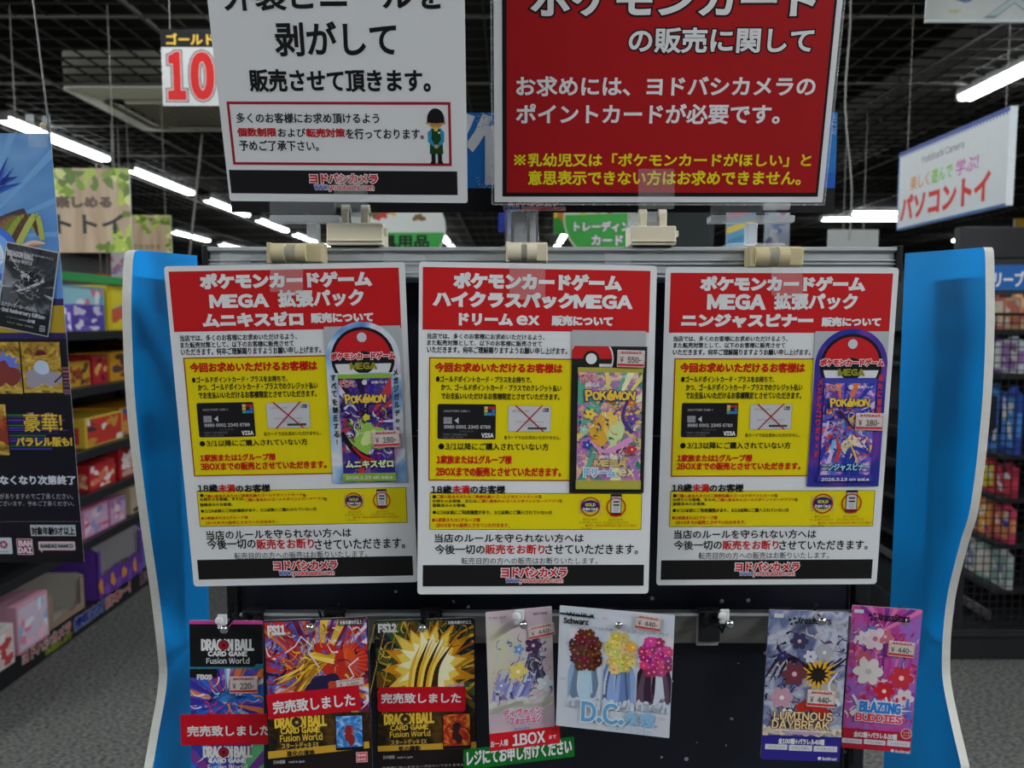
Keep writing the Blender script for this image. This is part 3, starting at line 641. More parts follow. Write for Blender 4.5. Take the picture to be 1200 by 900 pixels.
# layout of the printed sheets: millimetres on each sheet, [kind, text, centre u, centre v, width, height, ink, weight]
D={'left':{'pose':[-0.30358,0.67566,1.49671,1.66023,-0.01802,0.00563],'header':[3.75,4.66,204.57,57.53],'head':[['t','ポケモンカードゲーム',105.52,13.74,149.99,13.87,'W',0.075],['t','MEGA',63.21,31.21,51.99,12.13,'W',0.075],['t','拡張パック',135.04,29.98,75.25,15.3,'W',0.05],['t','ムニキスゼロ',74.24,47.64,88.84,12.8,'W',0.075],['t','販売について',152.73,47.37,55.1,9.03,'W',0.065]],'intro':[['t','当店では、多くのお客様にお求めいただけるよう、',60.04,63.27,103.5,5.69,'K',0.02],['t','また転売対策として、以下のお客様に販売させて',58.42,69.43,100.64,5.52,'K',0.02],['t','いただきます。何卒ご理解賜りますようお願い申し上げます。',70.25,75.56,124.27,6.3,'K',0.02]],'yel':[9.68,80.62,150.47,190.17],'cond':[['t','今回お求めいただけるお客様は',71.55,89.68,113.51,8.84,'R',0.045],['t','●ゴールドポイントカード・プラスをお持ちで、',58.33,100.82,85.26,5.8,'K',0.022],['t','かつ、ゴールドポイントカード・プラスでのクレジット払い',74.03,107.61,107.17,6.4,'K',0.022],['t','でお支払いいただけるお客様限定とさせていただきます。',73.19,114.98,106.02,6.42,'K',0.022],['t','各カードではお求めいただけません。',101.97,151.5,51.66,3.89,'K',0.01],['t','●3/1以降にご購入されていない方',66.33,159.35,97.69,6.13,'K',0.02],['t','1家族または1グループ様',51.01,172.86,68.71,6.92,'R',0.04],['t','3BOXまでの販売とさせていただきます。',73.87,181.0,115.08,7.69,'R',0.04]],'card':[17.75,121.84,68.86,153.62],'wcard':[80.03,122.9,118.96,146.45],'minor_head':[['t','18歳',21.24,201.4,18.56,7.58,'K',0.035],['t','未満',38.71,201.75,15.66,7.58,'R',0.035],['t','のお客様',62.66,202.22,31.51,7.58,'K',0.035]],'low':[10.74,204.13,202.69,238.34],'minor':[['t','●',15.19,208.22,3.3,3.23,'K',0.02,'em'],['t','ご購入者本人またはご家族名義のゴールドポイントカード',62.23,209.16,90.46,3.23,'R',0.02,'em'],['t','を',109.31,210.09,3.31,3.24,'K',0.02,'em'],['t','お持ちのお客様。または、',33.74,212.21,41.04,3.24,'K',0.02,'em'],['t','ご購入者本人のゴールドポイントカードアプリ',90.45,213.34,72.04,3.24,'R',0.02,'em'],['t','を',128.3,214.09,3.26,3.24,'K',0.02,'em'],['t','登録済みのお客様。',27.85,217.25,30.15,3.25,'K',0.02],['t','●2/28以前にご利用履歴があり、3/1以降にご購入されていない方',66.48,223.29,106.56,3.45,'K',0.02],['t','●1家族または1グループ様',34.3,230.14,43.44,3.07,'R',0.02],['t','1BOXまでの販売とさせていただきます。',49.36,234.78,65.89,3.27,'R',0.02]],'circ':[[154.36,216.23,7.87],[180.02,216.17,8.79]],'close':[['t','当店のルールを守られない方へは',83.0,246.78,134.45,8.91,'K',0.022],['t','今後一切の',38.5,255.6,45.19,10.12,'K',0.022],['t','販売をお断り',88.42,256.61,53.54,10.12,'R',0.025],['t','させていただきます。',157.62,258.02,84.13,10.14,'K',0.022],['t','転売目的の方への販売はお断りいたします。',102.13,267.65,123.69,6.66,'K',0]],'band':[5.28,270.76,206.02,290.28],'logo':[['t','ヨドバシカメラ',105.84,277.84,59.22,8.85,'LOGO',0.05],['t','www.',86.73,285.34,12.06,4.15,'LW',0.03],['t','yodobashi.com',112.64,286.07,38.76,6.12,'LR',0.03]],'pack':{'back':[136.44,55.22,203.84,198.48],'arch':[169.45,84.18,32.92],'bot':[170.59,198.83],'art':[146.54,97.9,193.75,196.65],'sticker':[174.94,149.56,199.47,165.03]}},'center':{'pose':[-0.08117,0.67702,1.50091,1.5582,0.01398,0.04805],'header':[3.31,4.61,204.22,59.2],'head':[['t','ポケモンカードゲーム',104.52,15.76,148.48,14.61,'W',0.075],['t','ハイクラスパック',74.73,32.39,124.48,14.09,'W',0.075],['t','MEGA',162.53,32.6,52.45,12.55,'W',0.075],['t','ドリーム',58.85,49.63,47.59,10.87,'W',0.075],['t','ex',95.92,49.84,20.27,8.72,'W',0.075],['t','販売について',144.31,49.71,54.61,9.11,'W',0.065]],'intro':[['t','当店では、多くのお客様にお求めいただけるよう、',59.2,64.68,103.7,5.09,'K',0.02],['t','また転売対策として、以下のお客様に販売させて',58.08,70.52,101.37,5.09,'K',0.02],['t','いただきます。何卒ご理解賜りますようお願い申し上げます。',69.36,76.66,124.04,6.01,'K',0.02]],'yel':[9.32,83.39,148.57,193.34],'cond':[['t','今回お求めいただけるお客様は',70.92,92.07,113.12,8.78,'R',0.045],['t','●ゴールドポイントカード・プラスをお持ちで、',57.79,102.46,84.72,5.86,'K',0.022],['t','かつ、ゴールドポイントカード・プラスでのクレジット払い',73.33,109.73,106.77,6.06,'K',0.022],['t','でお支払いいただけるお客様限定とさせていただきます。',72.69,117.45,105.38,6.07,'K',0.022],['t','各カードではお求めいただけません。',101.53,154.12,50.79,3.71,'K',0.01],['t','●3/1以降にご購入されていない方',67.17,162.5,98.42,6.68,'K',0.02],['t','1家族または1グループ様',49.83,174.29,67.06,7.8,'R',0.04],['t','2BOXまでの販売とさせていただきます。',71.86,185.16,112.0,8.57,'R',0.04]],'card':[17.07,124.61,68.66,155.89],'wcard':[79.64,125.78,117.8,148.94],'minor_head':[['t','18歳',20.96,201.29,18.71,7.64,'K',0.035],['t','未満',38.41,201.23,15.45,7.65,'R',0.035],['t','のお客様',62.18,201.15,31.37,7.66,'K',0.035]],'low':[10.62,204.39,201.73,237.7],'minor':[['t','●',14.58,207.83,3.3,3.17,'K',0.02,'em'],['t','ご購入者本人またはご家族名義のゴールドポイントカード',61.79,207.7,91.04,3.18,'R',0.02,'em'],['t','を',109.32,207.56,3.35,3.19,'K',0.02,'em'],['t','お持ちのお客様。または、',33.35,211.7,40.86,3.18,'K',0.02,'em'],['t','ご購入者本人のゴールドポイントカードアプリ',90.01,211.56,72.22,3.19,'R',0.02,'em'],['t','を',128.04,211.46,3.28,3.2,'K',0.02,'em'],['t','登録済みのお客様。',28.14,215.64,30.35,3.18,'K',0.02],['t','●2/28以前にご利用履歴があり、3/1以降にご購入されていない方',66.94,221.93,107.16,3.94,'K',0.02],['t','●1家族または1グループ様',34.23,228.83,43.13,3.75,'R',0.02],['t','1BOXまでの販売とさせていただきます。',49.31,233.69,65.98,4.13,'R',0.02]],'circ':[[154.82,216.39,8.62],[178.28,216.72,8.08]],'close':[['t','当店のルールを守られない方へは',82.26,245.45,134.42,8.12,'K',0.022],['t','今後一切の',37.78,255.72,44.75,9.05,'K',0.022],['t','販売をお断り',87.51,255.75,53.64,9.09,'R',0.025],['t','させていただきます。',157.04,255.8,84.83,9.13,'K',0.022],['t','転売目的の方への販売はお断りいたします。',100.91,266.29,123.29,6.27,'K',0]],'band':[4.7,270.09,205.3,289.7],'logo':[['t','ヨドバシカメラ',105.09,276.94,59.31,8.95,'LOGO',0.05],['t','www.',85.39,284.51,12.15,3.62,'LW',0.03],['t','yodobashi.com',111.57,284.77,39.2,5.53,'LR',0.03]],'pack':{'back':[135.41,71.82,202.57,203.84],'art':[141.39,90.75,199.17,200.05],'sticker':[175.54,74.95,200.36,90.22]}},'right':{'pose':[0.13703,0.69037,1.49703,1.62621,0.00164,0.02084],'header':[4.54,5.01,204.94,58.43],'head':[['t','ポケモンカードゲーム',105.84,14.43,148.59,13.56,'W',0.075],['t','MEGA',64.51,30.79,52.92,14.19,'W',0.075],['t','拡張パック',136.39,30.17,75.6,15.14,'W',0.05],['t','ニンジャスピナー',75.15,47.5,119.74,12.62,'W',0.075],['t','販売について',169.69,48.46,54.01,8.56,'W',0.065]],'intro':[['t','当店では、多くのお客様にお求めいただけるよう、',60.79,63.8,104.09,5.04,'K',0.02],['t','また転売対策として、以下のお客様に販売させて',59.82,69.78,101.76,5.05,'K',0.02],['t','いただきます。何卒ご理解賜りますようお願い申し上げます。',71.46,76.05,125.48,5.63,'K',0.02]],'yel':[10.37,81.68,143.5,191.77],'cond':[['t','今回お求めいただけるお客様は',72.84,90.16,114.14,9.06,'R',0.045],['t','●ゴールドポイントカード・プラスをお持ちで、',59.52,100.75,85.2,6.06,'K',0.022],['t','かつ、ゴールドポイントカード・プラスでのクレジット払い',74.97,108.15,106.99,6.46,'K',0.022],['t','でお支払いいただけるお客様限定とさせていただきます。',74.64,115.67,106.57,6.67,'K',0.022],['t','各カードではお求めいただけません。',103.15,152.64,50.7,3.87,'K',0.01],['t','●3/13以降にご購入されていない方',69.36,162.27,102.35,6.6,'K',0.02],['t','1家族または1グループ様',50.61,174.1,69.72,7.02,'R',0.04],['t','2BOXまでの販売とさせていただきます。',73.18,181.76,115.63,7.43,'R',0.04]],'card':[18.52,122.62,70.42,154.48],'wcard':[81.62,123.9,120.03,147.12],'minor_head':[['t','18歳',21.13,202.42,18.84,7.88,'K',0.035],['t','未満',38.73,202.48,15.59,7.88,'R',0.035],['t','のお客様',62.81,202.55,31.8,7.89,'K',0.035]],'low':[10.52,205.25,202.52,239.96],'minor':[['t','●',14.76,209.8,3.31,3.36,'K',0.02,'em'],['t','ご購入者本人またはご家族名義のゴールドポイントカード',62.05,209.95,91.03,3.36,'R',0.02,'em'],['t','を',109.49,210.1,3.32,3.37,'K',0.02,'em'],['t','お持ちのお客様。または、',33.61,213.71,41.18,3.17,'K',0.02,'em'],['t','ご購入者本人のゴールドポイントカードアプリ',90.6,213.9,72.46,3.17,'R',0.02,'em'],['t','を',128.7,214.03,3.27,3.17,'K',0.02,'em'],['t','登録済みのお客様。',28.68,217.65,31.06,3.17,'K',0.02],['t','●3/12以前にご利用履歴があり、3/13以降にご購入されていない方',67.76,223.94,108.99,3.98,'K',0.02],['t','●1家族または1グループ様',34.08,230.98,42.56,3.58,'R',0.02],['t','1BOXまでの販売とさせていただきます。',49.16,235.62,65.9,3.99,'R',0.02]],'circ':[[153.65,217.69,9.33],[180.67,217.58,8.76]],'close':[['t','当店のルールを守られない方へは',82.27,247.27,134.29,8.63,'K',0.022],['t','今後一切の',38.05,257.62,45.32,9.26,'K',0.022],['t','販売をお断り',87.82,257.85,53.06,9.27,'R',0.025],['t','させていただきます。',156.92,258.17,84.43,9.29,'K',0.022],['t','転売目的の方への販売はお断りいたします。',100.9,268.11,123.83,6.68,'K',0]],'band':[4.0,272.38,204.82,291.61],'logo':[['t','ヨドバシカメラ',104.66,279.08,60.78,8.74,'LOGO',0.05],['t','www.',84.7,286.09,12.35,3.46,'LW',0.03],['t','yodobashi.com',111.27,286.44,39.74,5.51,'LR',0.03]],'pack':{'back':[137.45,56.89,204.67,201.23],'arch':[171.85,87.73,33.35],'bot':[171.83,201.14],'art':[148.33,100.38,195.42,195.6],'sticker':[178.0,131.41,203.47,147.57]}},'upl':{'pose':[-0.24707,0.61452,1.84252,1.81511,0.0164,-0.05097],'big':[['t','外装ビニールを',102.98,134.29,178.41,22.64,'K',0.03],['t','剥がして',103.28,166.66,100.99,26.29,'K',0.026],['t','販売させて頂きます。',104.46,198.36,152.63,17.84,'K',0.032]],'frame':[6.65,214.83,196.92,266.22],'body':[['t','多くのお客様にお求め頂けるよう',75.0,227.92,122.64,8.39,'K',0.02],['t','個数制限',30.25,239.42,34.05,7.27,'R2',0.04],['t','および',60.52,239.71,23.93,7.26,'K',0.02],['t','転売対策',89.69,239.69,33.53,7.45,'R2',0.04],['t','を行っております。',140.4,240.3,66.55,8.66,'K',0.02],['t','予めご了承下さい。',48.42,250.29,69.17,8.81,'K',0.02]],'fig':[176.03,219.78,192.24,264.45],'band':[2.13,270.56,201.47,290.36],'logo':[['t','ヨドバシカメラ',102.67,277.2,59.41,7.93,'LOGO',0.05],['t','www.',82.57,284.66,12.41,4.11,'LW',0.03],['t','yodobashi.com',108.89,285.0,39.35,6.05,'LR',0.03]]},'red':{'pose':[-0.01569,0.67212,1.76348,1.74408,0.00145,-0.0047],'black':[7.22,49.69,292.15,205.05],'panel':[11.07,49.69,289.87,201.48],'text':[['t','ポケモンカード',153.79,41.63,243.46,26.77,'WK',0.045],['t','の販売に関して',195.82,74.17,158.87,20.46,'WK',0.03],['t','お求めには、ヨドバシカメラの',150.05,111.36,261.26,16.43,'W',0.03],['t','ポイントカードが必要です。',135.65,134.28,232.42,16.98,'W',0.03],['t','※乳幼児又は「ポケモンカードがほしい」と',150.42,173.23,265.69,11.56,'Y',0.03],['t','意思表示できない方はお求めできません。',152.89,188.64,245.25,12.78,'Y',0.03]]},'fs11':{'pose':[-0.22543,0.67451,1.17882,1.5708,-0.01647,0.06645],'W':94.0,'H':142.9,'code':['t','FS11',12.03,8.62,16.02,9.58,'W',0.075],'top':[-0.73,0.61,94.47,76.31],'strip':[[0.97,68.9],[84.55,64.13],[84.94,87.24],[1.6,92.39]],'stript':['t','完売致しました',42.96,78.98,74.27,12.52,'W',0.03],'logo':[['t','DRAGON BALL',30.35,95.87,47.11,10.83,'G',0.06],['t','CARD GAME',29.87,103.95,36.1,6.03,'G',0.05],['t','Fusion World',30.17,110.79,38.24,6.9,'G',0.02],['t','スタートデッキ EX',29.07,118.26,33.38,5.7,'G2',0.02]],'gold':[[-0.35,122.96],[91.52,118.1],[91.98,124.58],[-0.32,130.06]],'goldt':['t','進化の境地',29.18,125.81,25.43,5.54,'K',0.03],'inset':[61.31,91.66,86.66,125.34],'sq':[79.24,127.82,89.73,137.78],'sticker':[63.62,57.46,88.75,65.36],'age':['t','対象年齢9才以上',78.8,4.1,20.27,4.23,'W',0.02],'foot':[['t','日本語版',9.71,133.39,10.56,3.46,'W2',0.01],['t','made in japan',25.34,134.1,14.18,3.12,'W2',0.01]]},'fs12':{'pose':[-0.12871,0.69546,1.17045,1.5708,-0.00817,0.06604],'W':94.0,'H':148.5,'code':['t','FS12',12.23,6.82,17.18,8.67,'W',0.075],'top':[0.67,-0.22,94.03,86.25],'strip':[[2.03,63.71],[84.46,66.53],[84.15,90.13],[1.82,87.83]],'stript':['t','完売致しました',42.47,75.68,74.9,10.07,'W',0.03],'logo':[['t','DRAGON BALL',30.85,95.55,47.35,11.17,'G',0.06],['t','CARD GAME',30.85,104.17,35.89,5.33,'G',0.05],['t','Fusion World',31.41,110.42,37.95,6.05,'G',0.02],['t','スタートデッキ EX',30.16,118.38,33.4,5.35,'G2',0.02]],'gold':[[0.73,121.48],[93.52,121.28],[93.78,127.58],[0.94,126.83]],'goldt':['t','気の躍動',30.54,125.0,20.87,5.35,'K',0.03],'inset':[62.2,92.33,88.77,127.17],'sq':[81.5,130.19,90.94,140.26],'sticker':[66.12,63.22,83.12,66.57],'age':['t','対象年齢9才以上',79.71,3.62,21.95,3.49,'W',0.02],'foot':[['t','日本語版',11.22,132.67,10.66,3.57,'W2',0.01],['t','made in japan',26.3,133.65,14.42,3.04,'W2',0.01],['t','本商品にカードスリーブはついておりません。',43.99,143.28,79.26,2.69,'W2',0.01]]},'fb09':{'pose':[-0.30044,0.69439,1.17119,1.5708,0.02017,0.04271],'W':67.5,'H':182.3,'pink':[0.17,0.3,66.55,3.42],'head':[0.92,2.99,67.45,46.14],'teal':[0.94,44.52,67.41,46.22],'teal2':[[58.13,45.45],[61.41,41.7],[67.58,41.69],[67.56,45.45]],'code':['t','FB09',13.68,53.89,14.08,5.28,'W',0.075],'logo':[['t','DRAGON BALL',34.98,23.28,48.83,11.69,'W',0.06],['t','CARD GAME',34.81,31.85,36.41,5.09,'W',0.075],['t','Fusion World',35.06,38.56,39.68,5.95,'W',0.02]],'logo2':[['t','DRAGON BALL',34.09,127.29,45.81,11.8,'W',0.06],['t','CARD GAME',33.84,135.8,35.7,5.22,'W',0.075],['t','Fusion World',34.02,142.32,36.87,6.09,'W',0.02]],'art':[1.1,48.35,67.57,90.31],'sticker':[36.62,53.05,62.9,69.89],'strip':[[-8.76,90.2],[72.52,89.54],[72.34,119.83],[-9.21,120.34]],'stript':['t','完売致しました',35.86,106.0,77.21,10.71,'W',0.03]},'purple':{'pose':[-0.02422,0.6824,1.1835,1.5708,-0.02981,0.16675],'W':62.0,'H':117.8,'tag':['t','ブースターパック',10.3,5.34,15.78,2.68,'K',0.01],'tag2':['t','WEIB SCHWARZ',50.69,5.04,13.4,2.35,'P',0.03],'holo':['t','hololive',34.6,84.3,19.7,4.77,'W',0.02],'t1':['t','ディヴァイン',31.08,97.52,36.71,6.98,'PK',0.05],'t2':['t','フォーチュン',34.0,105.62,30.52,7.74,'PK',0.05],'small':['t','Ver.hololive',30.17,113.49,15.07,2.95,'B',0.02],'sticker':[[38.68,15.92],[63.42,16.89],[63.69,27.49],[40.14,27.68]],'red':[[-0.28,115.48],[66.05,115.42],[66.41,130.8],[0.07,132.31]],'r1':['t','お一人様',8.59,124.97,16.54,6.44,'W',0.02],'r2':['t','1BOX',36.38,123.61,30.98,11.67,'W',0.04],'r3':['t','まで',59.05,124.84,6.92,3.72,'W',0.02],'ul':[20.72,128.62,51.84,129.36],'green':[[-24.55,127.71],[80.27,127.83],[80.02,146.99],[-26.12,147.38]],'g':['t','レジにてお申し付けください',27.62,136.37,99.72,15.2,'W',0.03]},'dc':{'pose':[0.04356,0.68139,1.19054,1.5708,0.0267,-0.1653],'W':103.0,'H':114.3,'ws':[['t','Weiß',15.8,6.3,18.28,3.92,'K',0.04],['t','Schwarz',15.42,12.69,22.98,5.74,'K',0.05]],'sm':[['t','ヴァイスシュヴァルツ ブースターパック',29.15,17.91,37.54,3.62,'K',0.0],['t','ブースターパック トレーディングカード',79.85,17.82,36.21,4.02,'K',0.0]],'p1':[9.77,19.16,40.22,94.56],'p2':[41.72,19.58,70.5,93.36],'p3':[72.22,21.41,102.5,91.36],'D':['t','D.C.',42.44,96.87,38.7,19.91,'BL',0.035],'D2':['t','永遠',75.62,98.88,27.32,13.68,'BL2',0.04],'s':['t','プ・ラ・イ・ス・コ・チュ～',68.1,109.86,39.01,6.41,'BL2',0],'sticker':[68.25,1.79,91.32,14.97]},'xs1':{'pose':[0.23236,0.67458,1.18933,1.5708,0.0283,-0.01469],'W':72.0,'H':141.1,'logo':['t','XrossStars',40.82,8.41,30.65,6.34,'K',0.04],'mark':[18.36,6.43,24.66,12.6],'tab':[4.42,2.81,12.95,6.86],'t':[['t','LUMINOUS',35.93,98.28,53.37,8.1,'GR',0.03],['t','DAYBREAK',34.1,106.65,52.22,8.48,'GR',0.03]],'sub':[20.48,112.77,49.84,115.94],'cnt':['t','全100種+パラレル40種',35.64,122.45,42.13,5.79,'W',0.04],'boxes':[[3.08,125.81,23.35,130.81],[24.66,125.91,45.89,131.37],[47.19,126.08,68.72,131.44]],'co':['t','Bushiroad',62.12,137.92,12.96,3.09,'W',0.03],'foot':[-0.86,116.88,70.64,139.72],'sticker':[38.17,73.02,63.56,88.99]},'xs2':{'pose':[0.31508,0.69126,1.18709,1.5708,0.04024,-0.08678],'W':62.5,'H':137.5,'logo':['t','XrossStars',37.18,8.78,29.02,7.18,'K',0.04],'mark':[15.48,5.66,21.89,12.49],'tab':[1.57,2.99,10.02,6.58],'t':[['t','BLAZING',31.58,95.51,37.34,10.99,'BB',0.06],['t','BUDDIES',31.11,105.8,41.64,7.9,'RR',0.05]],'sub':[9.89,111.7,50.86,115.19],'cnt':['t','全82種+パラレル30種',29.43,122.71,39.19,5.9,'W',0.04],'boxes':[[-0.14,127.53,17.94,132.16],[19.68,127.09,39.19,131.72],[40.66,126.08,61.27,131.64]],'co':['t','Bushiroad',55.07,136.19,13.06,3.32,'W',0.03],'foot':[-1.99,117.27,62.6,137.22],'sticker':[34.19,30.47,57.73,45.2],'rnd':[56.97,118.6,5.07]},'poster':{'pose':[-0.8955,0.90519,1.66445,1.62316,0.0,0.0],'gold':[266.45,197.52,370.96,229.91],'y1':[329.37,189.47],'y2':[325.37,237.04],'flyer':[[299.02,121.81],[360.04,134.64],[346.83,236.02],[287.45,222.8]],'ft':[['t','DRAGON BALL',316.58,138.6,30.1,9.9,'W2',0.05],['t','エナジーマーカーパック',312.06,202.56,34.44,10.09,'W2',0.03],['t','-2nd Anniversary Edition-',320.02,210.14,51.72,13.15,'W2',0.03],['t','全5種',326.23,214.69,10.15,10.13,'W2',0.03]],'c1':[250.6,240.1,307.43,308.11],'c2':[307.73,240.1,356.1,307.07],'c3':[241.39,315.4,284.87,383.87],'t':[['t','豪華!',327.7,338.43,46.5,23.1,'YG',0.012],['t','パラレル版も!',327.3,362.13,68.43,11.63,'YG',0.05],['t','～なくなり次第終了',309.27,410.04,105.45,11.79,'W',0.04],['t','商品は多少異なる場合がありますのでご了承ください。',280.85,430.46,152.88,7.55,'W2',0.0],['t','として実施する場合もございます。予めご了承ください。',280.56,439.64,154.13,6.49,'W2',0.0]],'age':['t','対象年齢9才以上',329.13,474.41,53.74,10.92,'K',0.03],'ageb':[301.26,466.77,357.1,480.97],'ban':[282.59,484.25,302.67,505.12],'bt':[['t','BAN',293.53,490.28,16.9,7.68,'W',0.075],['t','DAI',292.78,499.06,16.92,7.7,'W',0.075]],'bn':[309.1,487.54,355.59,499.61],'bnt':['t','BANDAI NAMCO',332.34,493.57,40.15,5.49,'K',0.03],'st':[256.27,483.15,276.88,504.01],'str_':[314.85,270.85,380.5,307.07],'line':[[259.0,463.51],[279.08,462.42],[366.39,462.42],[279.18,461.33]]}}

# ================================================================== NOTICES
def sheet_thing(name, d, label, cat, group=None):
    p = d['pose']
    return thing(name, label, cat, p[:3], p[3:], group)

RED = (196, 28, 32); YEL = (226, 208, 14)
def sticker(par, b, price, k, ang=0.0, label=None):
    """small white price label with red frame print"""
    x0, y0, x1, y1 = b; w, h = x1 - x0, y1 - y0; cu, cv = (x0 + x1) / 2, (y0 + y1) / 2
    S = Print()
    S.rect((-w / 2, -h / 2, w / 2, h / 2), 0, (214, 204, 200), .6)
    rd = (205, 40, 44)
    S.frame((-w / 2 + .5, -h / 2 + h * .2, w / 2 - .5, h / 2 - .5), .25, 1, rd)
    S.rect((-w / 2 + .6, h / 2 - h * .2, w / 2 - .6, h / 2 - h * .08), 1, rd)
    S.put('ヨドバシカメラ', 0, -h / 2 + h * .14, w * .72, h * .15, 'R', .06, 2, color=rd)
    S.put('¥', -w * .33, h * .06, w * .13, h * .34, 'K', .03, 2, color=(120, 112, 112))
    S.put(price + '-', w * .12, h * .06, w * .5, h * .36, 'K', .03, 2, color=(110, 104, 104))
    o = S.build('price_sticker', par); o.location = (cu / 1000, -cv / 1000, k * LAYER); o.rotation_euler = (0, 0, ang)
    return o

def ball_emblem(P, cu, cv, r, k):
    """round tag emblem: red upper half, white lower band, black middle"""
    P.disc(cu, cv, r, k, (24, 24, 30))
    P.disc(cu, cv, r * .9, k + 1, (198, 32, 40), 28, 180, 360)
    P.disc(cu, cv, r * .9, k + 1, (222, 222, 226), 28, 0, 180)
    P.rect((cu - r * .9, cv - r * .06, cu + r * .9, cv + r * .16), k + 2, (24, 24, 30))
    P.disc(cu, cv + r * .12, r * .36, k + 3, (24, 24, 30))

def pack_art(A, b, kind, seed, k=0):
    """generic foil pack picture: swirls, rays and petals"""
    x0, y0, x1, y1 = b; w, h = x1 - x0, y1 - y0; cx = (x0 + x1) / 2; X = lambda f: x0 + w * f; Y = lambda f: y0 + h * f
    rd = random.Random(seed)
    cl = {'violet': [(40, 24, 60), (196, 40, 56), (220, 214, 236), (150, 196, 84), (60, 60, 160), (96, 44, 128)], 'gold': [(232, 190, 70), (90, 180, 150), (206, 110, 190), (240, 230, 190), (80, 50, 130), (200, 90, 50), (40, 110, 90)], 'blue': [(36, 40, 130), (226, 206, 230), (206, 70, 60), (90, 150, 226), (230, 190, 100), (120, 60, 160)]}[kind]
    clutter(A, b, (x0 + 1, y0 + h * .26, x1 - 1, y1 - h * .2), cl, 120, seed + 40, k + 4.2, 1.5, 5)
    if kind == 'violet':
        A.rect(b, k, art('art_violet', [(.25, (40, 24, 70)), (.42, (96, 44, 128)), (.55, (52, 70, 150)), (.68, (170, 150, 200)), (.8, (60, 20, 60))], 90, distort=2.5))
        burst(A, b, X(.5), Y(.45), [(60, 40, 150), (196, 60, 70), (220, 214, 236), (44, 26, 76), (130, 90, 180)], 26, k + 1, seed, 6)
        for i in range(5): wave(A, b, [(X(rd.uniform(.05, .4)), Y(rd.uniform(.4, .75))), (X(.5), Y(rd.uniform(.45, .8))), (X(rd.uniform(.6, .95)), Y(rd.uniform(.4, .85)))], 2.6, .3, k + 3 + i * .2, [(150, 196, 70), (196, 222, 130), (70, 110, 40)][i % 3])
        blob(A, b, X(.55), Y(.62), w * .27, h * .17, k + 5, (150, 196, 84), seed, .2); blob(A, b, X(.58), Y(.62), w * .16, h * .10, k + 6, (206, 226, 150), seed + 1, .25)
        wave(A, b, [(X(.02), Y(.55)), (X(.2), Y(.72)), (X(.52), Y(.84))], 3.5, 6, k + 7, (24, 20, 30)); wave(A, b, [(X(.2), Y(.7)), (X(.38), Y(.8)), (X(.6), Y(.86))], 1, 4.5, k + 8, (196, 34, 48))
        spikes(A, b, X(.5), Y(.38), w * .05, w * .2, 7, k + 7, (34, 22, 46), seed); blob(A, b, X(.5), Y(.4), w * .06, h * .04, k + 9, (206, 200, 60), seed)
    elif kind == 'gold':
        A.rect(b, k, art('art_garden', [(.2, (24, 84, 70)), (.38, (60, 150, 130)), (.5, (196, 110, 190)), (.62, (240, 214, 150)), (.78, (80, 50, 120))], 80, distort=2.5))
        burst(A, b, X(.5), Y(.42), [(232, 216, 120), (190, 120, 200), (90, 180, 150), (240, 236, 190)], 20, k + 1, seed, 5, .7)
        blob(A, b, X(.45), Y(.52), w * .23, h * .17, k + 3, (226, 172, 52), seed, .18); blob(A, b, X(.56), Y(.46), w * .15, h * .13, k + 4, (238, 200, 96), seed + 2, .15)
        blob(A, b, X(.6), Y(.56), w * .12, h * .12, k + 5, (206, 222, 160), seed + 4, .2)
        wave(A, b, [(X(.2), Y(.62)), (X(.45), Y(.72)), (X(.85), Y(.6))], 1.5, 6, k + 6, (222, 150, 206)); wave(A, b, [(X(.82), Y(.2)), (X(.7), Y(.4)), (X(.86), Y(.55))], 2, 4, k + 6, (84, 54, 136))
        for fx, fy, r, c, cc in ((.2, .38, 5, (236, 214, 80), (190, 90, 40)), (.86, .42, 5, (110, 70, 170), (230, 200, 90)), (.84, .27, 4, (226, 120, 50), (250, 230, 140)), (.16, .66, 4.5, (50, 80, 160), (220, 220, 240)), (.86, .7, 4.5, (200, 60, 60), (250, 220, 180)), (.1, .52, 4, (150, 210, 190), (240, 240, 200))):
            flower(A, b, X(fx), Y(fy), r, k + 7, c, cc)
    else:
        A.rect(b, k, art('art_blue', [(.22, (36, 40, 130)), (.4, (70, 90, 200)), (.52, (150, 90, 190)), (.66, (226, 200, 226)), (.8, (40, 50, 160))], 90, distort=2.5))
        burst(A, b, X(.4), Y(.42), [(40, 60, 170), (210, 190, 230), (120, 60, 160), (230, 120, 80), (60, 120, 220)], 24, k + 1, seed, 5, .8)
        wave(A, b, [(X(.0), Y(.22)), (X(.45), Y(.36)), (X(.95), Y(.3))], 2, 8, k + 3, (44, 60, 160)); wave(A, b, [(X(.2), Y(.75)), (X(.3), Y(.5)), (X(.45), Y(.36))], 4, 1, k + 4, (120, 180, 230))
        wave(A, b, [(X(.25), Y(.55)), (X(.35), Y(.7)), (X(.3), Y(.85))], 1, 4, k + 5, (206, 60, 46)); blob(A, b, X(.62), Y(.66), w * .2, h * .11, k + 4, (226, 214, 190), seed, .25)
        wave(A, b, [(X(.5), Y(.84)), (X(.6), Y(.7)), (X(.95), Y(.76))], 5, 3, k + 6, (40, 60, 170)); wave(A, b, [(X(.5), Y(.6)), (X(.62), Y(.72)), (X(.72), Y(.84))], .8, 2.2, k + 7, (226, 190, 90))
        wave(A, b, [(X(.3), Y(.3)), (X(.5), Y(.42)), (X(.62), Y(.5))], 3.5, .6, k + 7, (60, 30, 80)); spikes(A, b, X(.75), Y(.5), 2, 5.5, 8, k + 6, (240, 220, 240), seed)

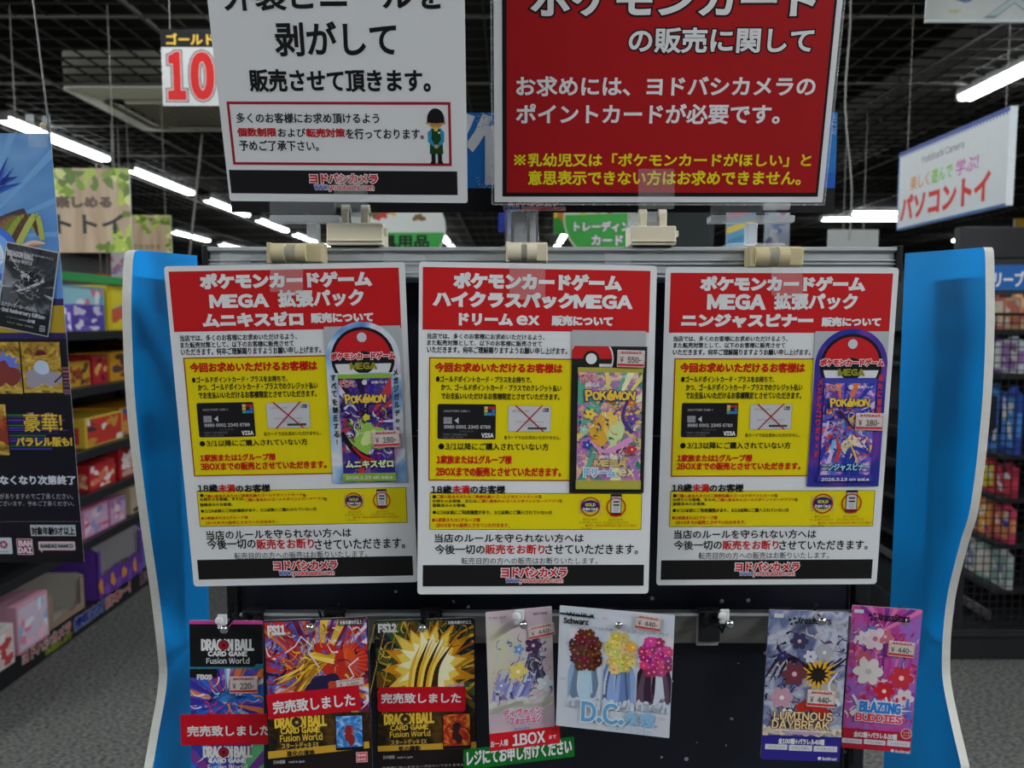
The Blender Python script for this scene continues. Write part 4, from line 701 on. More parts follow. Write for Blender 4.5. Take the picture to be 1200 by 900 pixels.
def notice(key, d, label):
    t = sheet_thing('shop_notice', d, label, 'notice', None)
    P = Print(); P.slab(0, 0, 210, 297, .7, M_WHITE, M_EDGE, None, 3.0); P.build('sheet', t)
    H = Print(); H.rect(d['header'], 1, RED); hb_ = H.build('header_band', t)
    H = Print()
    for it in d['head']: H.text(it, 2, res=3)
    H.build('heading_lettering', hb_)
    I = Print()
    for it in d['intro']: I.text(it, 1)
    I.build('intro_text', t)
    y = d['yel']; Yp = Print(); Yp.rect(y, 1, YEL); Yp.frame(y, 1.0, 2, (150, 30, 20)); yp = Yp.build('condition_panel', t)
    C = Print()
    for it in d['cond']: C.text(it, 3)
    C.build('condition_text', yp)
    # black payment card picture
    x0, y0, x1, y1 = d['card']; w, h = x1 - x0, y1 - y0
    c = Print(); c.rect(d['card'], 3, (28, 27, 32), 1.5)
    for (fx, fy, cc) in ((.80, .06, (206, 190, 130)), (.865, .06, (170, 40, 40)), (.93, .06, (190, 50, 40)), (.80, .15, (210, 180, 60)), (.865, .15, (40, 40, 50)), (.93, .15, (60, 110, 190)), (.80, .24, (80, 160, 150)), (.865, .24, (60, 130, 200)), (.93, .24, (70, 120, 190))):
        c.rect((x0 + w * fx, y0 + h * fy, x0 + w * (fx + .058), y0 + h * (fy + .08)), 4, cc)
    c.put('GOLD POINT CARD +', x0 + w * .33, y0 + h * .2, w * .45, h * .06, 'W2', 0, 4)
    c.rect((x0 + w * .1, y0 + h * .37, x0 + w * .25, y0 + h * .57), 4, (150, 152, 160), .6)
    c.frame((x0 + w * .1, y0 + h * .37, x0 + w * .25, y0 + h * .57), .2, 5, (80, 80, 90)); c.line([(x0 + w * .1, y0 + h * .47), (x0 + w * .25, y0 + h * .47)], .2, 5, (80, 80, 90)); c.line([(x0 + w * .175, y0 + h * .37), (x0 + w * .175, y0 + h * .57)], .2, 5, (80, 80, 90))
    c.poly([(x0 + w * .29, y0 + h * .47), (x0 + w * .36, y0 + h * .38), (x0 + w * .36, y0 + h * .56)], 4, (190, 190, 196))
    c.put('9980 0001 2345 6789', x0 + w * .51, y0 + h * .65, w * .8, h * .1, 'W2', .03, 4)
    c.put('00/00-00/00', x0 + w * .5, y0 + h * .78, w * .24, h * .05, 'W2', 0, 4, color=(120, 120, 126))
    c.put('TARO YODOBASHI', x0 + w * .3, y0 + h * .87, w * .42, h * .06, 'W2', 0, 4, color=(130, 130, 136)); c.put('012 345 6789', x0 + w * .27, y0 + h * .95, w * .33, h * .05, 'W2', 0, 4, color=(130, 130, 136))
    c.put('VISA', x0 + w * .86, y0 + h * .89, w * .21, h * .13, 'W', .06, 4)
    c.build('black_card_picture', yp)
    x0, y0, x1, y1 = d['wcard']; w, h = x1 - x0, y1 - y0
    c = Print(); c.rect(d['wcard'], 3, (200, 200, 206), 1); c.frame(d['wcard'], .25, 4, (150, 150, 130))
    c.put('GOLD POINT CARD +', x0 + w * .3, y0 + h * .2, w * .42, h * .06, 'K', 0, 4, color=(70, 70, 80))
    for i, cc in enumerate(((210, 180, 60), (170, 60, 50), (40, 40, 50), (90, 160, 170), (60, 120, 190), (50, 90, 170))): c.rect((x0 + w * (.8 + .05 * (i % 3)), y0 + h * (.08 + .08 * (i // 3)), x0 + w * (.845 + .05 * (i % 3)), y0 + h * (.15 + .08 * (i // 3))), 4, cc)
    c.put('0000 0000 0000 0000', x0 + w * .5, y0 + h * .62, w * .66, h * .06, 'K', 0, 4, color=(120, 120, 130)); c.put('00000  00-00', x0 + w * .6, y0 + h * .74, w * .4, h * .05, 'K', 0, 4, color=(120, 120, 130))
    c.rect((x0 + w * .46, y0 + h * .82, x0 + w * .9, y0 + h * .91), 4, (40, 40, 46))
    for i in range(14): c.rect((x0 + w * (.47 + .03 * i), y0 + h * .82, x0 + w * (.475 + .03 * i), y0 + h * .91), 5, (150, 150, 156))
    c.build('white_card_picture', yp)
    c = Print(); c.line([(x0 + w * .17, y0 - h * .02), (x0 + w * .83, y0 + h * .99)], 1.1, 6, (170, 28, 28)); c.line([(x0 + w * .80, y0 - h * .03), (x0 + w * .20, y0 + h * 1.01)], 1.1, 7, (170, 28, 28)); c.build('red_cross', yp)
    H = Print()
    for it in d['minor_head']: H.text(it, 4)
    H.build('minor_heading', t)
    l = d['low']; L = Print(); L.rect(l, 1, YEL); L.frame(l, .45, 2, (60, 52, 20)); lp = L.build('minor_panel', t)
    C = Print()
    for it in d['minor']: C.text(it, 3, res=1)
    (au, av, ar), (bu, bv, br) = d['circ']
    C.put('ヨドバシカメラ', au, av + ar * 1.36, ar * 1.5, ar * .28, 'K', 0, 3); C.put('ゴールドポイントカード', au, av + ar * 1.68, ar * 2.3, ar * .28, 'K', 0, 3)
    C.put('ヨドバシカメラ', bu, bv + ar * 1.36, ar * 1.5, ar * .28, 'K', 0, 3); C.put('ゴールドポイントカードアプリ', bu, bv + ar * 1.68, ar * 2.7, ar * .28, 'K', 0, 3)
    C.put('●中学生・高校生の方は学生証をご提示いただく場合が', (au + bu) / 2 + ar * .9, av + ar * 2.02, ar * 5.4, ar * .27, 'R', 0, 3); C.put('ございます。', au - ar * .4, av + ar * 2.32, ar * 1.4, ar * .22, 'K', 0, 3)
    C.build('minor_text', lp)
    c = Print(); c.rect((au - ar * 1.15, av - ar * .75, au + ar * 1.2, av + ar * .75), 3, (206, 190, 90), .6)
    c.disc(au, av - ar * .05, ar * .95, 4, (36, 36, 110), 24, 0, 360, ar * .62)
    c.put('GOLD', au, av - ar * .2, ar * 1.1, ar * .34, 'Y', .05, 5); c.put('Point Card', au, av + ar * .25, ar * 1.5, ar * .32, 'W', .05, 5)
    c.ring(au, av, ar * .9, ar * 1.03, 7, (176, 34, 28)); c.build('point_card_icon', lp)
    c = Print(); c.rect((bu - ar * .58, bv - ar * 1.35, bu + ar * .58, bv + ar * .98), 3, (30, 26, 34), .4); c.rect((bu - ar * .5, bv - ar * 1.1, bu + ar * .5, bv + ar * .62), 4, (206, 204, 208)); c.rect((bu - ar * .3, bv - ar * .62, bu + ar * .34, bv - ar * .46), 5, (40, 40, 44)); c.rect((bu - ar * .3, bv - ar * .28, bu + ar * .34, bv - ar * .12), 5, (40, 40, 44))
    c.ring(bu, bv + ar * .25, ar * .16, ar * .22, 5, (150, 120, 130), 14); c.rect((bu - ar * .55, bv + ar * .68, bu + ar * .55, bv + ar * .95), 5, (120, 24, 24)); c.ring(bu, bv, ar * .9, ar * 1.03, 7, (176, 34, 28)); c.build('phone_app_icon', lp)
    C = Print()
    for it in d['close']: C.text(it, 1)
    C.build('closing_text', t)
    B = Print(); B.rect(d['band'], 1, (26, 25, 26)); bo = B.build('footer_band', t)
    B = Print()
    for it in d['logo']: B.text(it, 2)
    B.build('footer_logo', bo)
    # printed sample pack
    p = d['pack']; bx0, by0, bx1, by1 = p['back']; a = p['art']; ax0, ay0, ax1, ay1 = a; aw, ah = ax1 - ax0, ay1 - ay0
    if key == 'center':
        T_ = Print(); T_.rect((bx0, by0 - 14, bx1 - 1, by0 + 2), 8, (176, 178, 182)); T_.rect(p['back'], 9, (34, 35, 34))
        for i in range(60): T_.rect((bx1 - .1, by0 + (by1 - by0) * i / 60, bx1 + .6, by0 + (by1 - by0) * (i + .55) / 60), 9, (34, 35, 34))
        r = (bx1 - bx0) * .30; cu, cv = bx0 + (bx1 - bx0) * .26, by0 + (by1 - by0) * .085
        bb = (bx0 + .3, by0 + .3, bx1 - .3, ay0 - .2)
        q = clip([(cu + r * math.cos(R(x)), cv + r * math.sin(R(x))) for x in range(0, 360, 10)], bb); T_.poly(q, 10, (226, 226, 228))
        q = clip([(cu + r * .93 * math.cos(R(x)), cv + r * .93 * math.sin(R(x))) for x in range(180, 361, 10)], bb); T_.poly(q, 11, (196, 36, 42))
        q = clip([(cu + r * .93 * math.cos(R(x)), cv + r * .93 * math.sin(R(x))) for x in range(0, 181, 10)], bb); T_.poly(q, 11, (34, 35, 34))
        T_.disc(cu, cv, r * .36, 12, (34, 35, 34)); T_.disc(cu, cv, r * .24, 13, (228, 228, 230)); T_.rect((cu + r * .36, cv + r * .22, cu + r * .9, cv + r * .36), 13, (210, 210, 214))
    else:
        au, av, ar = p['arch']; bot = p['bot'][1]
        T_ = Print(); T_.rect((bx0, by0, bx1, by0 + 60), 8, (176, 180, 186))
        pts = [(au + ar * math.cos(R(x)), av + ar * math.sin(R(x))) for x in range(180, 361, 8)] + [(p['back'][2], bot), (p['back'][0], bot)]
        mt = art('tag_pastel', [(.25, (70, 110, 190)), (.42, (150, 190, 230)), (.52, (226, 230, 236)), (.62, (206, 190, 220)), (.75, (170, 80, 150))], 22, distort=.6, detail=1.0) if key == 'left' else art('tag_violet', [(.25, (30, 50, 150)), (.45, (54, 50, 150)), (.6, (110, 60, 160)), (.75, (70, 40, 130))], 22, distort=.6, detail=1.0)
        T_.poly(pts, 9, mt)
        ball_emblem(T_, au, av, ar * .86, 10)
        T_.rect((ax0 - 3, ay0 - 1, ax1 + 3, ay0 + 12), 14, mt)
        T_.disc(au, av - ar * .58, ar * .13, 14, (200, 206, 212))
        T_.put('ポケモンカードゲーム', au + .3, av - 2.5, ar * 1.75, ar * .2, 'LOGO', .06, 15); T_.put('MEGA', au + .3, av + 6.5, ar * .72, ar * .19, 'YG', .06, 15, color=(150, 150, 50))
        ls, rs = (('すべてを制圧する!', 'メガジガルデexが'), ('メガゲッコウガexが', '新たに登場!'))[key == 'right']
        tc_ = (30, 34, 40) if key == 'left' else (206, 60, 60)
        for s_, ux, vy, n in ((ls, ax0 - 4.2, ay0 + 3, 7.4), (rs, ax1 + 4.2, ay0 - 1, 7.4)):
            for i, chh in enumerate(s_): T_.put(chh, ux, vy + i * n, 4.6 if chh not in '!ex' else (1.1 if chh == '!' else 3.4), 6.0 if chh not in '!ex' else (5 if chh == '!' else 3.6), 'K', .04, 15, color=tc_)
    tg = T_.build('sample_pack', t)
    A = Print(); top_h = ah * .04
    foil = {'left': (140, 180, 60), 'center': (176, 168, 70), 'right': (60, 70, 170)}[key]
    pack_art(A, (ax0, ay0 + top_h, ax1, ay1 - top_h * 1.5), {'left': 'violet', 'center': 'gold', 'right': 'blue'}[key], 7, 16)
    A.rect((ax0 - .5, ay0, ax1 + .5, ay0 + top_h), 17, foil)
    if key != 'right': A.rect((ax0 - .5, ay1 - ah * .075, ax1 + .5, ay1), 27, foil)
    else: A.rect((ax0 - 2, ay1 - ah * .06, ax1 + 2, ay1), 27, (60, 60, 170))
    if key != 'center': A.disc((ax0 + ax1) / 2, ay0 + ah * .075, 2.3, 28, (206, 208, 214))
    A.put('ポケモン', ax0 + aw * .17, ay0 + ah * .07, aw * .28, ah * .035, 'LOGO', .05, 27); A.put('カードゲーム', ax0 + aw * .17, ay0 + ah * .105, aw * .28, ah * .03, 'LOGO', .05, 27)
    A.put('拡張パック' if key != 'center' else 'ハイクラスパック', ax0 + aw * .78, ay0 + ah * .075, aw * .3, ah * .025, 'W', .04, 27)
    if key == 'center': A.put('MEGA', ax0 + aw * .22, ay0 + ah * .14, aw * .22, ah * .035, 'W', .05, 27)
    for i, chh in enumerate('POKéMON'):
        f = (i - 3) / 3.0; A.put(chh, ax0 + aw * (.5 + .33 * f), ay0 + ah * (.225 + .012 * f * f - (.012 if i in (0, 6) else 0)), aw * .118, ah * (.075 if i not in (0, 3) else .09), 'PKM', .06, 27, -.12 * f, (236, 196, 60))
    y_ = ay0 + ah * (.82 if key != 'center' else .86)
    if key == 'center': A.put('ハイクラスパック', ax0 + aw * .5, ay0 + ah * .735, aw * .42, ah * .03, 'W', .03, 27); A.put('MEGA', ax0 + aw * .52, ay0 + ah * .785, aw * .5, ah * .058, 'YG', .08, 27, color=(214, 190, 120)); A.put('ドリーム', ax0 + aw * .36, y_, aw * .5, ah * .075, 'RR', .06, 27, color=(120, 190, 220)); A.put('ex', ax0 + aw * .78, y_, aw * .25, ah * .06, 'YG', .06, 27, color=(230, 220, 180))
    elif key == 'left': A.put('ムニキスゼロ', ax0 + aw * .52, ay0 + ah * .835, aw * .92, ah * .075, 'WK', .06, 27, color=(214, 226, 180)); A.put('2026.1.23 on sale', ax0 + aw * .5, ay1 - ah * .037, aw * .9, ah * .032, 'W', .03, 29)
    else: A.put('ニンジャスピナー', ax0 + aw * .5, ay0 + ah * .86, aw * .96, ah * .075, 'WK', .05, 27, color=(150, 200, 236)); A.put('2026.3.13 on sale', ax0 + aw * .5, ay1 - ah * .02, aw * .95, ah * .034, 'W', .04, 29)
    A.build('pack_picture', tg)
    sticker(tg, p['sticker'], {'left': '180', 'center': '550', 'right': '180'}[key], 32, {'left': R(1.5), 'center': R(-1), 'right': R(-1)}[key])
    return t
notice('left', D['left'], 'white and red notice nearest the left blue panel, with a green striped pack picture')
notice('center', D['center'], 'middle white and red notice on the rail, with a black framed pack picture priced 550')
notice('right', D['right'], 'white and red notice nearest the right blue panel, with a violet pack picture')

# ------------------------------------------------------------------ upper white notice
d = D['upl']
t = sheet_thing('shop_notice', d, 'white notice above the rail with large black lettering and a bowing clerk pictogram', 'notice')
P = Print(); P.slab(0, 0, 210, 297, .7, M_WHITE, M_EDGE, None, 2); P.build('sheet', t)
P = Print()
for it in d['big']: P.text(it, 1, res=4)
P.build('main_lettering', t)
P = Print(); P.frame(d['frame'], 2.2, 1, (160, 26, 46)); fr = P.build('red_frame', t)
P = Print()
for it in d['body']: P.text(it, 1)
P.build('frame_text', fr)
x0, y0, x1, y1 = d['fig']; w, h = x1 - x0, y1 - y0; cx = (x0 + x1) / 2
P = Print(); skin = (196, 150, 80)
P.disc(cx, y0 + h * .22, w * .40, 2, skin, 24); P.disc(cx - w * .42, y0 + h * .26, w * .08, 2, skin, 12); P.disc(cx + w * .42, y0 + h * .26, w * .08, 2, skin, 12)
P.poly([(cx - w * .45, y0 + h * .25)] + [(cx + w * .45 * math.cos(R(a)), y0 + h * .2 + h * .2 * math.sin(R(a))) for a in range(180, 361, 12)] + [(cx + w * .45, y0 + h * .25), (cx, y0 + h * .27)], 3, (24, 20, 26))
P.line([(cx - w * .22, y0 + h * .285), (cx - w * .06, y0 + h * .3)], .3, 4, (60, 30, 20)); P.line([(cx + w * .22, y0 + h * .285), (cx + w * .06, y0 + h * .3)], .3, 4, (60, 30, 20))
P.poly([(cx - w * .28, y0 + h * .36), (cx + w * .28, y0 + h * .36), (cx + w * .36, y0 + h * .82), (cx - w * .36, y0 + h * .82)], 2, (26, 66, 34))
for s in (-1, 1):
    P.poly([(cx + s * w * .2, y0 + h * .36), (cx + s * w * .42, y0 + h * .42), (cx + s * w * .42, y0 + h * .6), (cx + s * w * .1, y0 + h * .7), (cx + s * w * .06, y0 + h * .66), (cx + s * w * .26, y0 + h * .55)], 3, (40, 140, 186))
    P.rect((cx + s * w * .17 - w * .11, y0 + h * .82, cx + s * w * .17 + w * .11, y0 + h * .97), 2, (26, 26, 32)); P.rect((cx + s * w * .19 - w * .13, y0 + h * .96, cx + s * w * .19 + w * .13, y0 + h), 3, (16, 16, 20))
P.disc(cx, y0 + h * .685, w * .1, 4, skin, 12); P.disc(cx, y0 + h * .37, w * .13, 3, (206, 190, 90), 3, -30, 210); P.rect((cx + w * .1, y0 + h * .42, cx + w * .22, y0 + h * .45), 4, (220, 220, 220))
P.build('clerk_pictogram', fr)
P = Print(); P.rect(d['band'], 1, (26, 25, 28)); bo = P.build('footer_band', t)
P = Print()
for it in d['logo']: P.text(it, 2)
P.build('footer_logo', bo)

# ------------------------------------------------------------------ upper red notice in its clear case
d = D['red']
t = sheet_thing('shop_notice', d, 'large red notice in a clear case above the rail, white and yellow lettering', 'notice')
P = Print(); P.slab(0, 0, 297, 210, .8, M_WHITE, M_EDGE, None, 1); sh = P.build('sheet', t)
P = Print(); P.rect((d['black'][0], 3.6, *d['black'][2:]), 1, (24, 22, 24)); P.rect((d['panel'][0], 7, *d['panel'][2:]), 2, (164, 20, 26)); pn = P.build('red_panel', t)
P = Print()
for it in d['text']: P.text(it, 3, res=4)
P.build('panel_lettering', pn)
P = Print(); P.slab(-2.6, -3, 299.6, 212.6, .4, M_FILM, M_ACRYL, M_FILM, 3); cs = P.build('clear_case', t); cs.location = (0, 0, -.0009)
P = Print(); P.frame((-2.6, -3, 299.6, 212.6), .8, 0, M_ACRYL); P.build('case_edge', t)

# ------------------------------------------------------------------ blue and black banner behind them
YB = .742
bl, br_ = at(271, 249, YB), at(977.5, 251.5, YB); tpz = at(760, 132, YB).z; Wb = (br_.x - bl.x) * 1000; Hb = (tpz - bl.z) * 1000
t = thing('shelf_banner', 'long blue and black banner standing behind the two upper notices', 'banner', (bl.x, YB, tpz), (R(90), 0, 0))
P = Print(); P.slab(0, 0, Wb, Hb, 1.0, ink((20, 18, 20)), M_BLACK, None, .5); P.build('board', t)
P = Print(); hB = Hb * (221 - 132) / (250 - 132); mxo = lambda px: (at(px, 200, YB).x - bl.x) * 1000; myo = lambda py: (tpz - at(600, py, YB).z) * 1000
P.rect((0, 0, Wb, hB), 1, (30, 118, 196)); P.rect((Wb - 12, myo(202), Wb, hB), 2, (24, 92, 190))
bp_ = P.build('blue_band', t)
P = Print(); P.put('作', mxo(565), (myo(134) + myo(216)) / 2, mxo(606) - mxo(524), myo(217) - myo(134), 'W', .035, 2)
rdm = random.Random(4)
for i in range(160):
    u = rdm.uniform(mxo(558), mxo(584)); v = rdm.choice([rdm.uniform(myo(132), myo(149)), rdm.uniform(myo(206), myo(220))])
    P.rect((u, v, u + rdm.uniform(.5, 1.4), v + .7), 3 + i % 2, [(60, 130, 210), (214, 222, 232), (40, 100, 190), (150, 180, 222)][i % 4])
P.build('band_lettering', bp_); P = Print()
for i in range(50):
    u = rdm.uniform(mxo(973), mxo(977)); v = rdm.uniform(myo(133), myo(158)); P.rect((u, v, u + rdm.uniform(.5, 1.2), v + .7), 4, [(214, 222, 232), (60, 130, 210)][i % 2])
P.build('mosaic_print', bp_)
P = Print(); P.put('www.', mxo(600), myo(244.6), mxo(610) - mxo(590), 4.2, 'LW', .04, 2); P.put('yodobashi.com', mxo(637), myo(244.6), mxo(663) - mxo(612), 5.0, 'LR', .04, 2); P.put('ヨドバシカメラ', mxo(625), myo(238), mxo(655) - mxo(597), 5, 'LOGO', .04, 2); P.build('address_lettering', t)

# ------------------------------------------------------------------ acrylic holders, clips
def acrylic_stand(x0, x1, xs0, xs1, label, foot):
    Y = .735; zb_ = zt + .0005; zu0, zu1 = at(600, 261.5, Y).z, at(600, 253, Y).z
    X = lambda p: at(p, 258, Y).x
    cx = (X(xs0) + X(xs1)) / 2
    t = thing('sign_holder', label, 'sign holder', (cx, Y, zb_))
    q = MB(); q.box(X(x0) - cx, X(x1) - cx, -.006, .010, zu0 - zb_, zu1 - zb_, M_ACRYLB, .0012); q.build('cross_bar', t)
    q = MB(); q.box(X(x0) - cx, X(x0) - cx + .062, -.0045, -.0040, zu1 - zb_ - .001, zu1 - zb_ + .03, M_FILM, .0003); q.build('sign_grip', t)
    q = MB(); q.box(X(xs0) - cx, X(xs1) - cx, -.004, .006, .004, zu0 - zb_, M_ACRYLB, .0015); q.build('stem', t)
    q = MB(); q.box(-foot, foot, -.02, .03, 0, .004, M_ACRYL, .0015); q.build('foot_plate', t)
acrylic_stand(318, 400, 360, 374, 'clear acrylic T shaped sign holder on the left of the rail', .022)
acrylic_stand(831, 929, 874, 887, 'clear acrylic T shaped sign holder on the right of the rail', .026)
hx = at(612, 265, .735).x
t = thing('clear_tube_holder', 'clear plastic tube shaped holder standing mid rail behind the middle clip', 'sign holder', (hx, .742, zt + .0005))
q = MB(); hh = at(600, 247, .742).z - zt
for i in range(20):
    a, b2 = 2 * math.pi * i / 20, 2 * math.pi * (i + 1) / 20
    q.face([(.016 * math.cos(a), .010 * math.sin(a), 0), (.016 * math.cos(b2), .010 * math.sin(b2), 0), (.0155 * math.cos(b2), .009 * math.sin(b2), hh), (.0155 * math.cos(a), .009 * math.sin(a), hh)], M_ACRYL)
q.build('tube_wall', t, smooth=True)
q = MB()
for a in (200, 235, 292, 330): q.box(.0162 * math.cos(R(a)) - .0012, .0162 * math.cos(R(a)) + .0012, .0102 * math.sin(R(a)) - .0004, .0102 * math.sin(R(a)) + .0004, .004, hh - .002, M_CHROME, .0003)
q.build('highlight_strips', t)  # chrome strips stand in for vertical highlights on the clear wall
q = MB(); q.box(-.019, .019, -.011, .011, -.0002, .003, M_ACRYL, .001); q.build('tube_base', t)

def sign_clip(px0, px1, py0, py1, mat, tab, label, big=False, pose=None):
    """plastic swivel clip on the rail: block with two round lugs holding a clear grip tab"""
    Yc = .690 if not big else .712
    a = at(px0, py1, Yc); b2 = at(px1, py0, Yc); cx = (a.x + b2.x) / 2; w = b2.x - a.x; h = b2.z - a.z
    t = thing('sign_clip', label, 'clip', (cx, Yc, a.z))
    q = MB()
    if big:
        hb2 = h * .56
        q.box(-w / 2, w / 2, -.004, .028, .0012, hb2, mat, .0012); q.box(-w / 2 + .003, w / 2 - .004, -.002, .026, 0, .002, M_BLACK); q.box(-w / 2, w / 2, -.0055, -.004, hb2 * .22, hb2 * .3, mat, .0004)
        q.box(w / 2 - .001, w / 2 + .003, .0, .008, hb2 * .5, hb2 * .8, mat, .0008); q.build('clip_body', t)
        for s in (-1, 1):
            q = MB(); q.box(s * .009 - .0035, s * .009 + .0035, -.002, .010, hb2 - .001, h * .86, mat, .0012); q.cyl((s * .009 - .0035, .004, h * .86), (s * .009 + .0035, .004, h * .86), .006, mat, 18); q.build('lug', t)
        q = MB(); q.cyl((-.0055, .004, h * .84), (.0055, .004, h * .84), .0045, M_ACRYL, 14); q.box(-.0055, .0055, -.0005, .006, hb2, h * .84, M_ACRYL, .001); q.build('hinge', t)
    else:
        q.box(-w / 2, w / 2, .006, .022, 0, h, mat, .001); q.box(w * .06, w / 2, .001, .008, .001, h * .94, mat, .0012); q.box(-w / 2, -w * .42, -.001, .01, 0, h, mat, .0008); q.build('clip_body', t)
        for s, wd in ((-.30, .012), (.12, .009)):
            q = MB(); q.cyl((w * s - wd / 2, .004, h * .5), (w * s + wd / 2, .004, h * .5), h * .47, mat, 22); q.build('lug', t)
        q = MB(); q.cyl((-w * .22, .003, h * .5), (w * .02, .003, h * .5), h * .36, M_ACRYL, 16); q.build('hinge', t)
    # clear grip tab pressed on the sheet
    (tx0, tx1, ty0, ty1, Yt) = tab
    A_, B_ = at(tx0, ty1, Yt[1]), at(tx1, ty0, Yt[0])
    vs = [(tx0, ty0, Yt[0]), (tx1, ty0, Yt[0]), (tx1, ty1, Yt[1]), (tx0, ty1, Yt[1])]
    q = MB(); c0 = Vector((cx, Yc, a.z))
    q.prism([at(*v) - c0 for v in vs], (0, -.0008, 0), M_FILM, M_ACRYL); q.build('grip_tab', t)
    return t
sign_clip(313, 377, 284, 308.5, M_BEIGE2, (317, 355, 309, 342, (.673, .6745)), 'yellowed clip gripping the top of the left A4 notice')
sign_clip(593, 642, 283, 307.5, M_BEIGE, (597, 639, 308, 351, (.677, .677)), 'cream clip gripping the top of the middle A4 notice')
sign_clip(880, 943, 288, 312.5, M_BEIGE2, (904, 940, 312, 346, (.687, .689)), 'yellowed clip gripping the top of the right A4 notice')
sign_clip(384, 449, 240, 289.5, M_BEIGE, (392, 431, 206, 243, (.674, .682)), 'large cream clip standing on the rail under the white upper notice', True)
sign_clip(738, 792, 246, 289.5, M_BEIGE, (748, 790, 198, 245, (.687, .700)), 'large cream clip standing on the rail under the red upper notice', True)
t = thing('corner_protector', 'clear plastic corner grip at the lower right edge of the red notice', 'clip', at(910, 242, .698))
q = MB(); q.box(-.0115, .0115, -.003, .003, -.003, .003, M_ACRYL, .001); q.build('clear_grip', t)

# ================================================================== HOOKS AND HANGING CARDS
def hook(px, py, Y, label, tagc=None):
    tip = at(px, py, Y); zr = hz1 - .004; xr_ = tip.x
    o = Vector((xr_, HB, zr - .012))
    t = thing('display_hook', label, 'hook', o, group=None)
    q = MB(); q.box(-.011, .011, -.005, -.0026, -.012, .018, M_BLACKM, .001); q.box(-.011, .011, -.005, .006, .0172, .0205, M_BLACKM, .001); q.box(-.0085, -.0045, -.016, -.0045, .010, .0195, M_BLACK, .001); q.box(.0045, .0085, -.016, -.0045, .010, .0195, M_BLACK, .001); q.build('back_plate', t)
    T0 = tip - o; L = []
    q = MB(); q.tube([(-.004, -.003, .006), (-.004, T0.y * .5, .006 + (T0.z - .006) * .45 - .001), (-.0012, T0.y * .92, T0.z - .002), (0, T0.y, T0.z)], .0017, M_BLACK, 8); q.build('rod', t)
    q = MB(); q.tube([(.004, -.003, .014), (.004, T0.y * .5, .012), (.003, T0.y * .8, T0.z + .008)], .0014, M_BLACK, 8); q.build('label_arm', t)
    q = MB(); q.ball(T0, .0042, M_CHROME); q.cyl(T0 + Vector((0, .003, 0)), T0 + Vector((0, .014, .0008)), .0034, M_CHROME, 14); q.build('chrome_tip', t, smooth=True)
    if tagc:
        q = MB(); q.box(T0.x - .008, T0.x + .001, T0.y + .004, T0.y + .0055, T0.z - .002, T0.z + .012, tagc, .001); q.ball(T0 + Vector((-.006, .004, .006)), .004, tagc, (1, .5, 1)); q.build('plastic_tag', t)
    return t
M_TAG = pm('white_tag', (.62, .62, .63), .4)
for px, py, Y, lab, tg in ((263, 737, .682, 'leftmost hook with chrome fingers, through the narrow black header card', M_TAG), (364, 735.5, .668, 'hook through the red and gold burst deck card', None),
                       (495, 736, .682, 'hook through the green and gold aura deck card', None), (613, 732, .672, 'hook with white tag through the pink booster card', M_TAG), (725, 732.5, .672, 'hook through the wide pale blue card', None),
                       (855, 731, .688, 'empty hook with a white tag on the bare stretch of hook bar', M_TAG), (963, 728, .664, 'hook through the navy blue booster card', None), (1060, 728, .690, 'hook through the magenta booster card at far right', None)):
    hook(px, py, Y, lab, tg)

def card_base(key, name, label, extra=0, group=None, r=1.5, back=(200, 200, 204)):
    d = D[key]; t = sheet_thing(name, d, label, 'hanging card', group); W, H = d['W'], d['H'] + extra
    P = Print(); P.slab(0, 0, W, H, .6, ink(back), M_EDGE, None, r); P.build('card_sheet', t)
    return d, t, W, H
def strip(par, q, item, col=(196, 14, 34), r=.8, k=14, name='sold_out_strip', items=None):
    u0, v0, u1, v1 = qbox(q); a = qang(q)
    cu = sum(p[0] for p in q) / 4; cv = sum(p[1] for p in q) / 4
    w = math.hypot(q[1][0] - q[0][0], q[1][1] - q[0][1]); h = math.hypot(q[3][0] - q[0][0], q[3][1] - q[0][1])
    S = Print(); S.slab(-w / 2, -h / 2, w / 2, h / 2, .25, ink(col), ink(col), None, r)
    for it in items or [item]:
        S.text(['t', it[1], (it[2] - cu), (it[3] - cv), it[4], it[5], it[6], it[7]], 2, 0.0, 3) if not items else S.text(['t', it[1], (it[2] - cu) * math.cos(a) - (it[3] - cv) * math.sin(a), (it[2] - cu) * math.sin(a) + (it[3] - cv) * math.cos(a), it[4], it[5], it[6], it[7]], 2, 0.0, 3)
    o = S.build(name, par); o.location = (cu / 1000, -cv / 1000, k * LAYER); o.rotation_euler = (0, 0, a)
    return o
def ball_logo(P, it, k, gold):
    _, s, cu, cv, w, h = it[:6]; u = cu - w * .075
    P.disc(u, cv, h * .43, k + 3, (40, 20, 24)); P.disc(u, cv, h * .38, k + 4, (150, 26, 40) if not gold else (60, 44, 30)); spikes(P, (u - 9, cv - 9, u + 9, cv + 9), u, cv, h * .09, h * .2, 5, k + 5, (60, 10, 16) if not gold else (214, 190, 80))

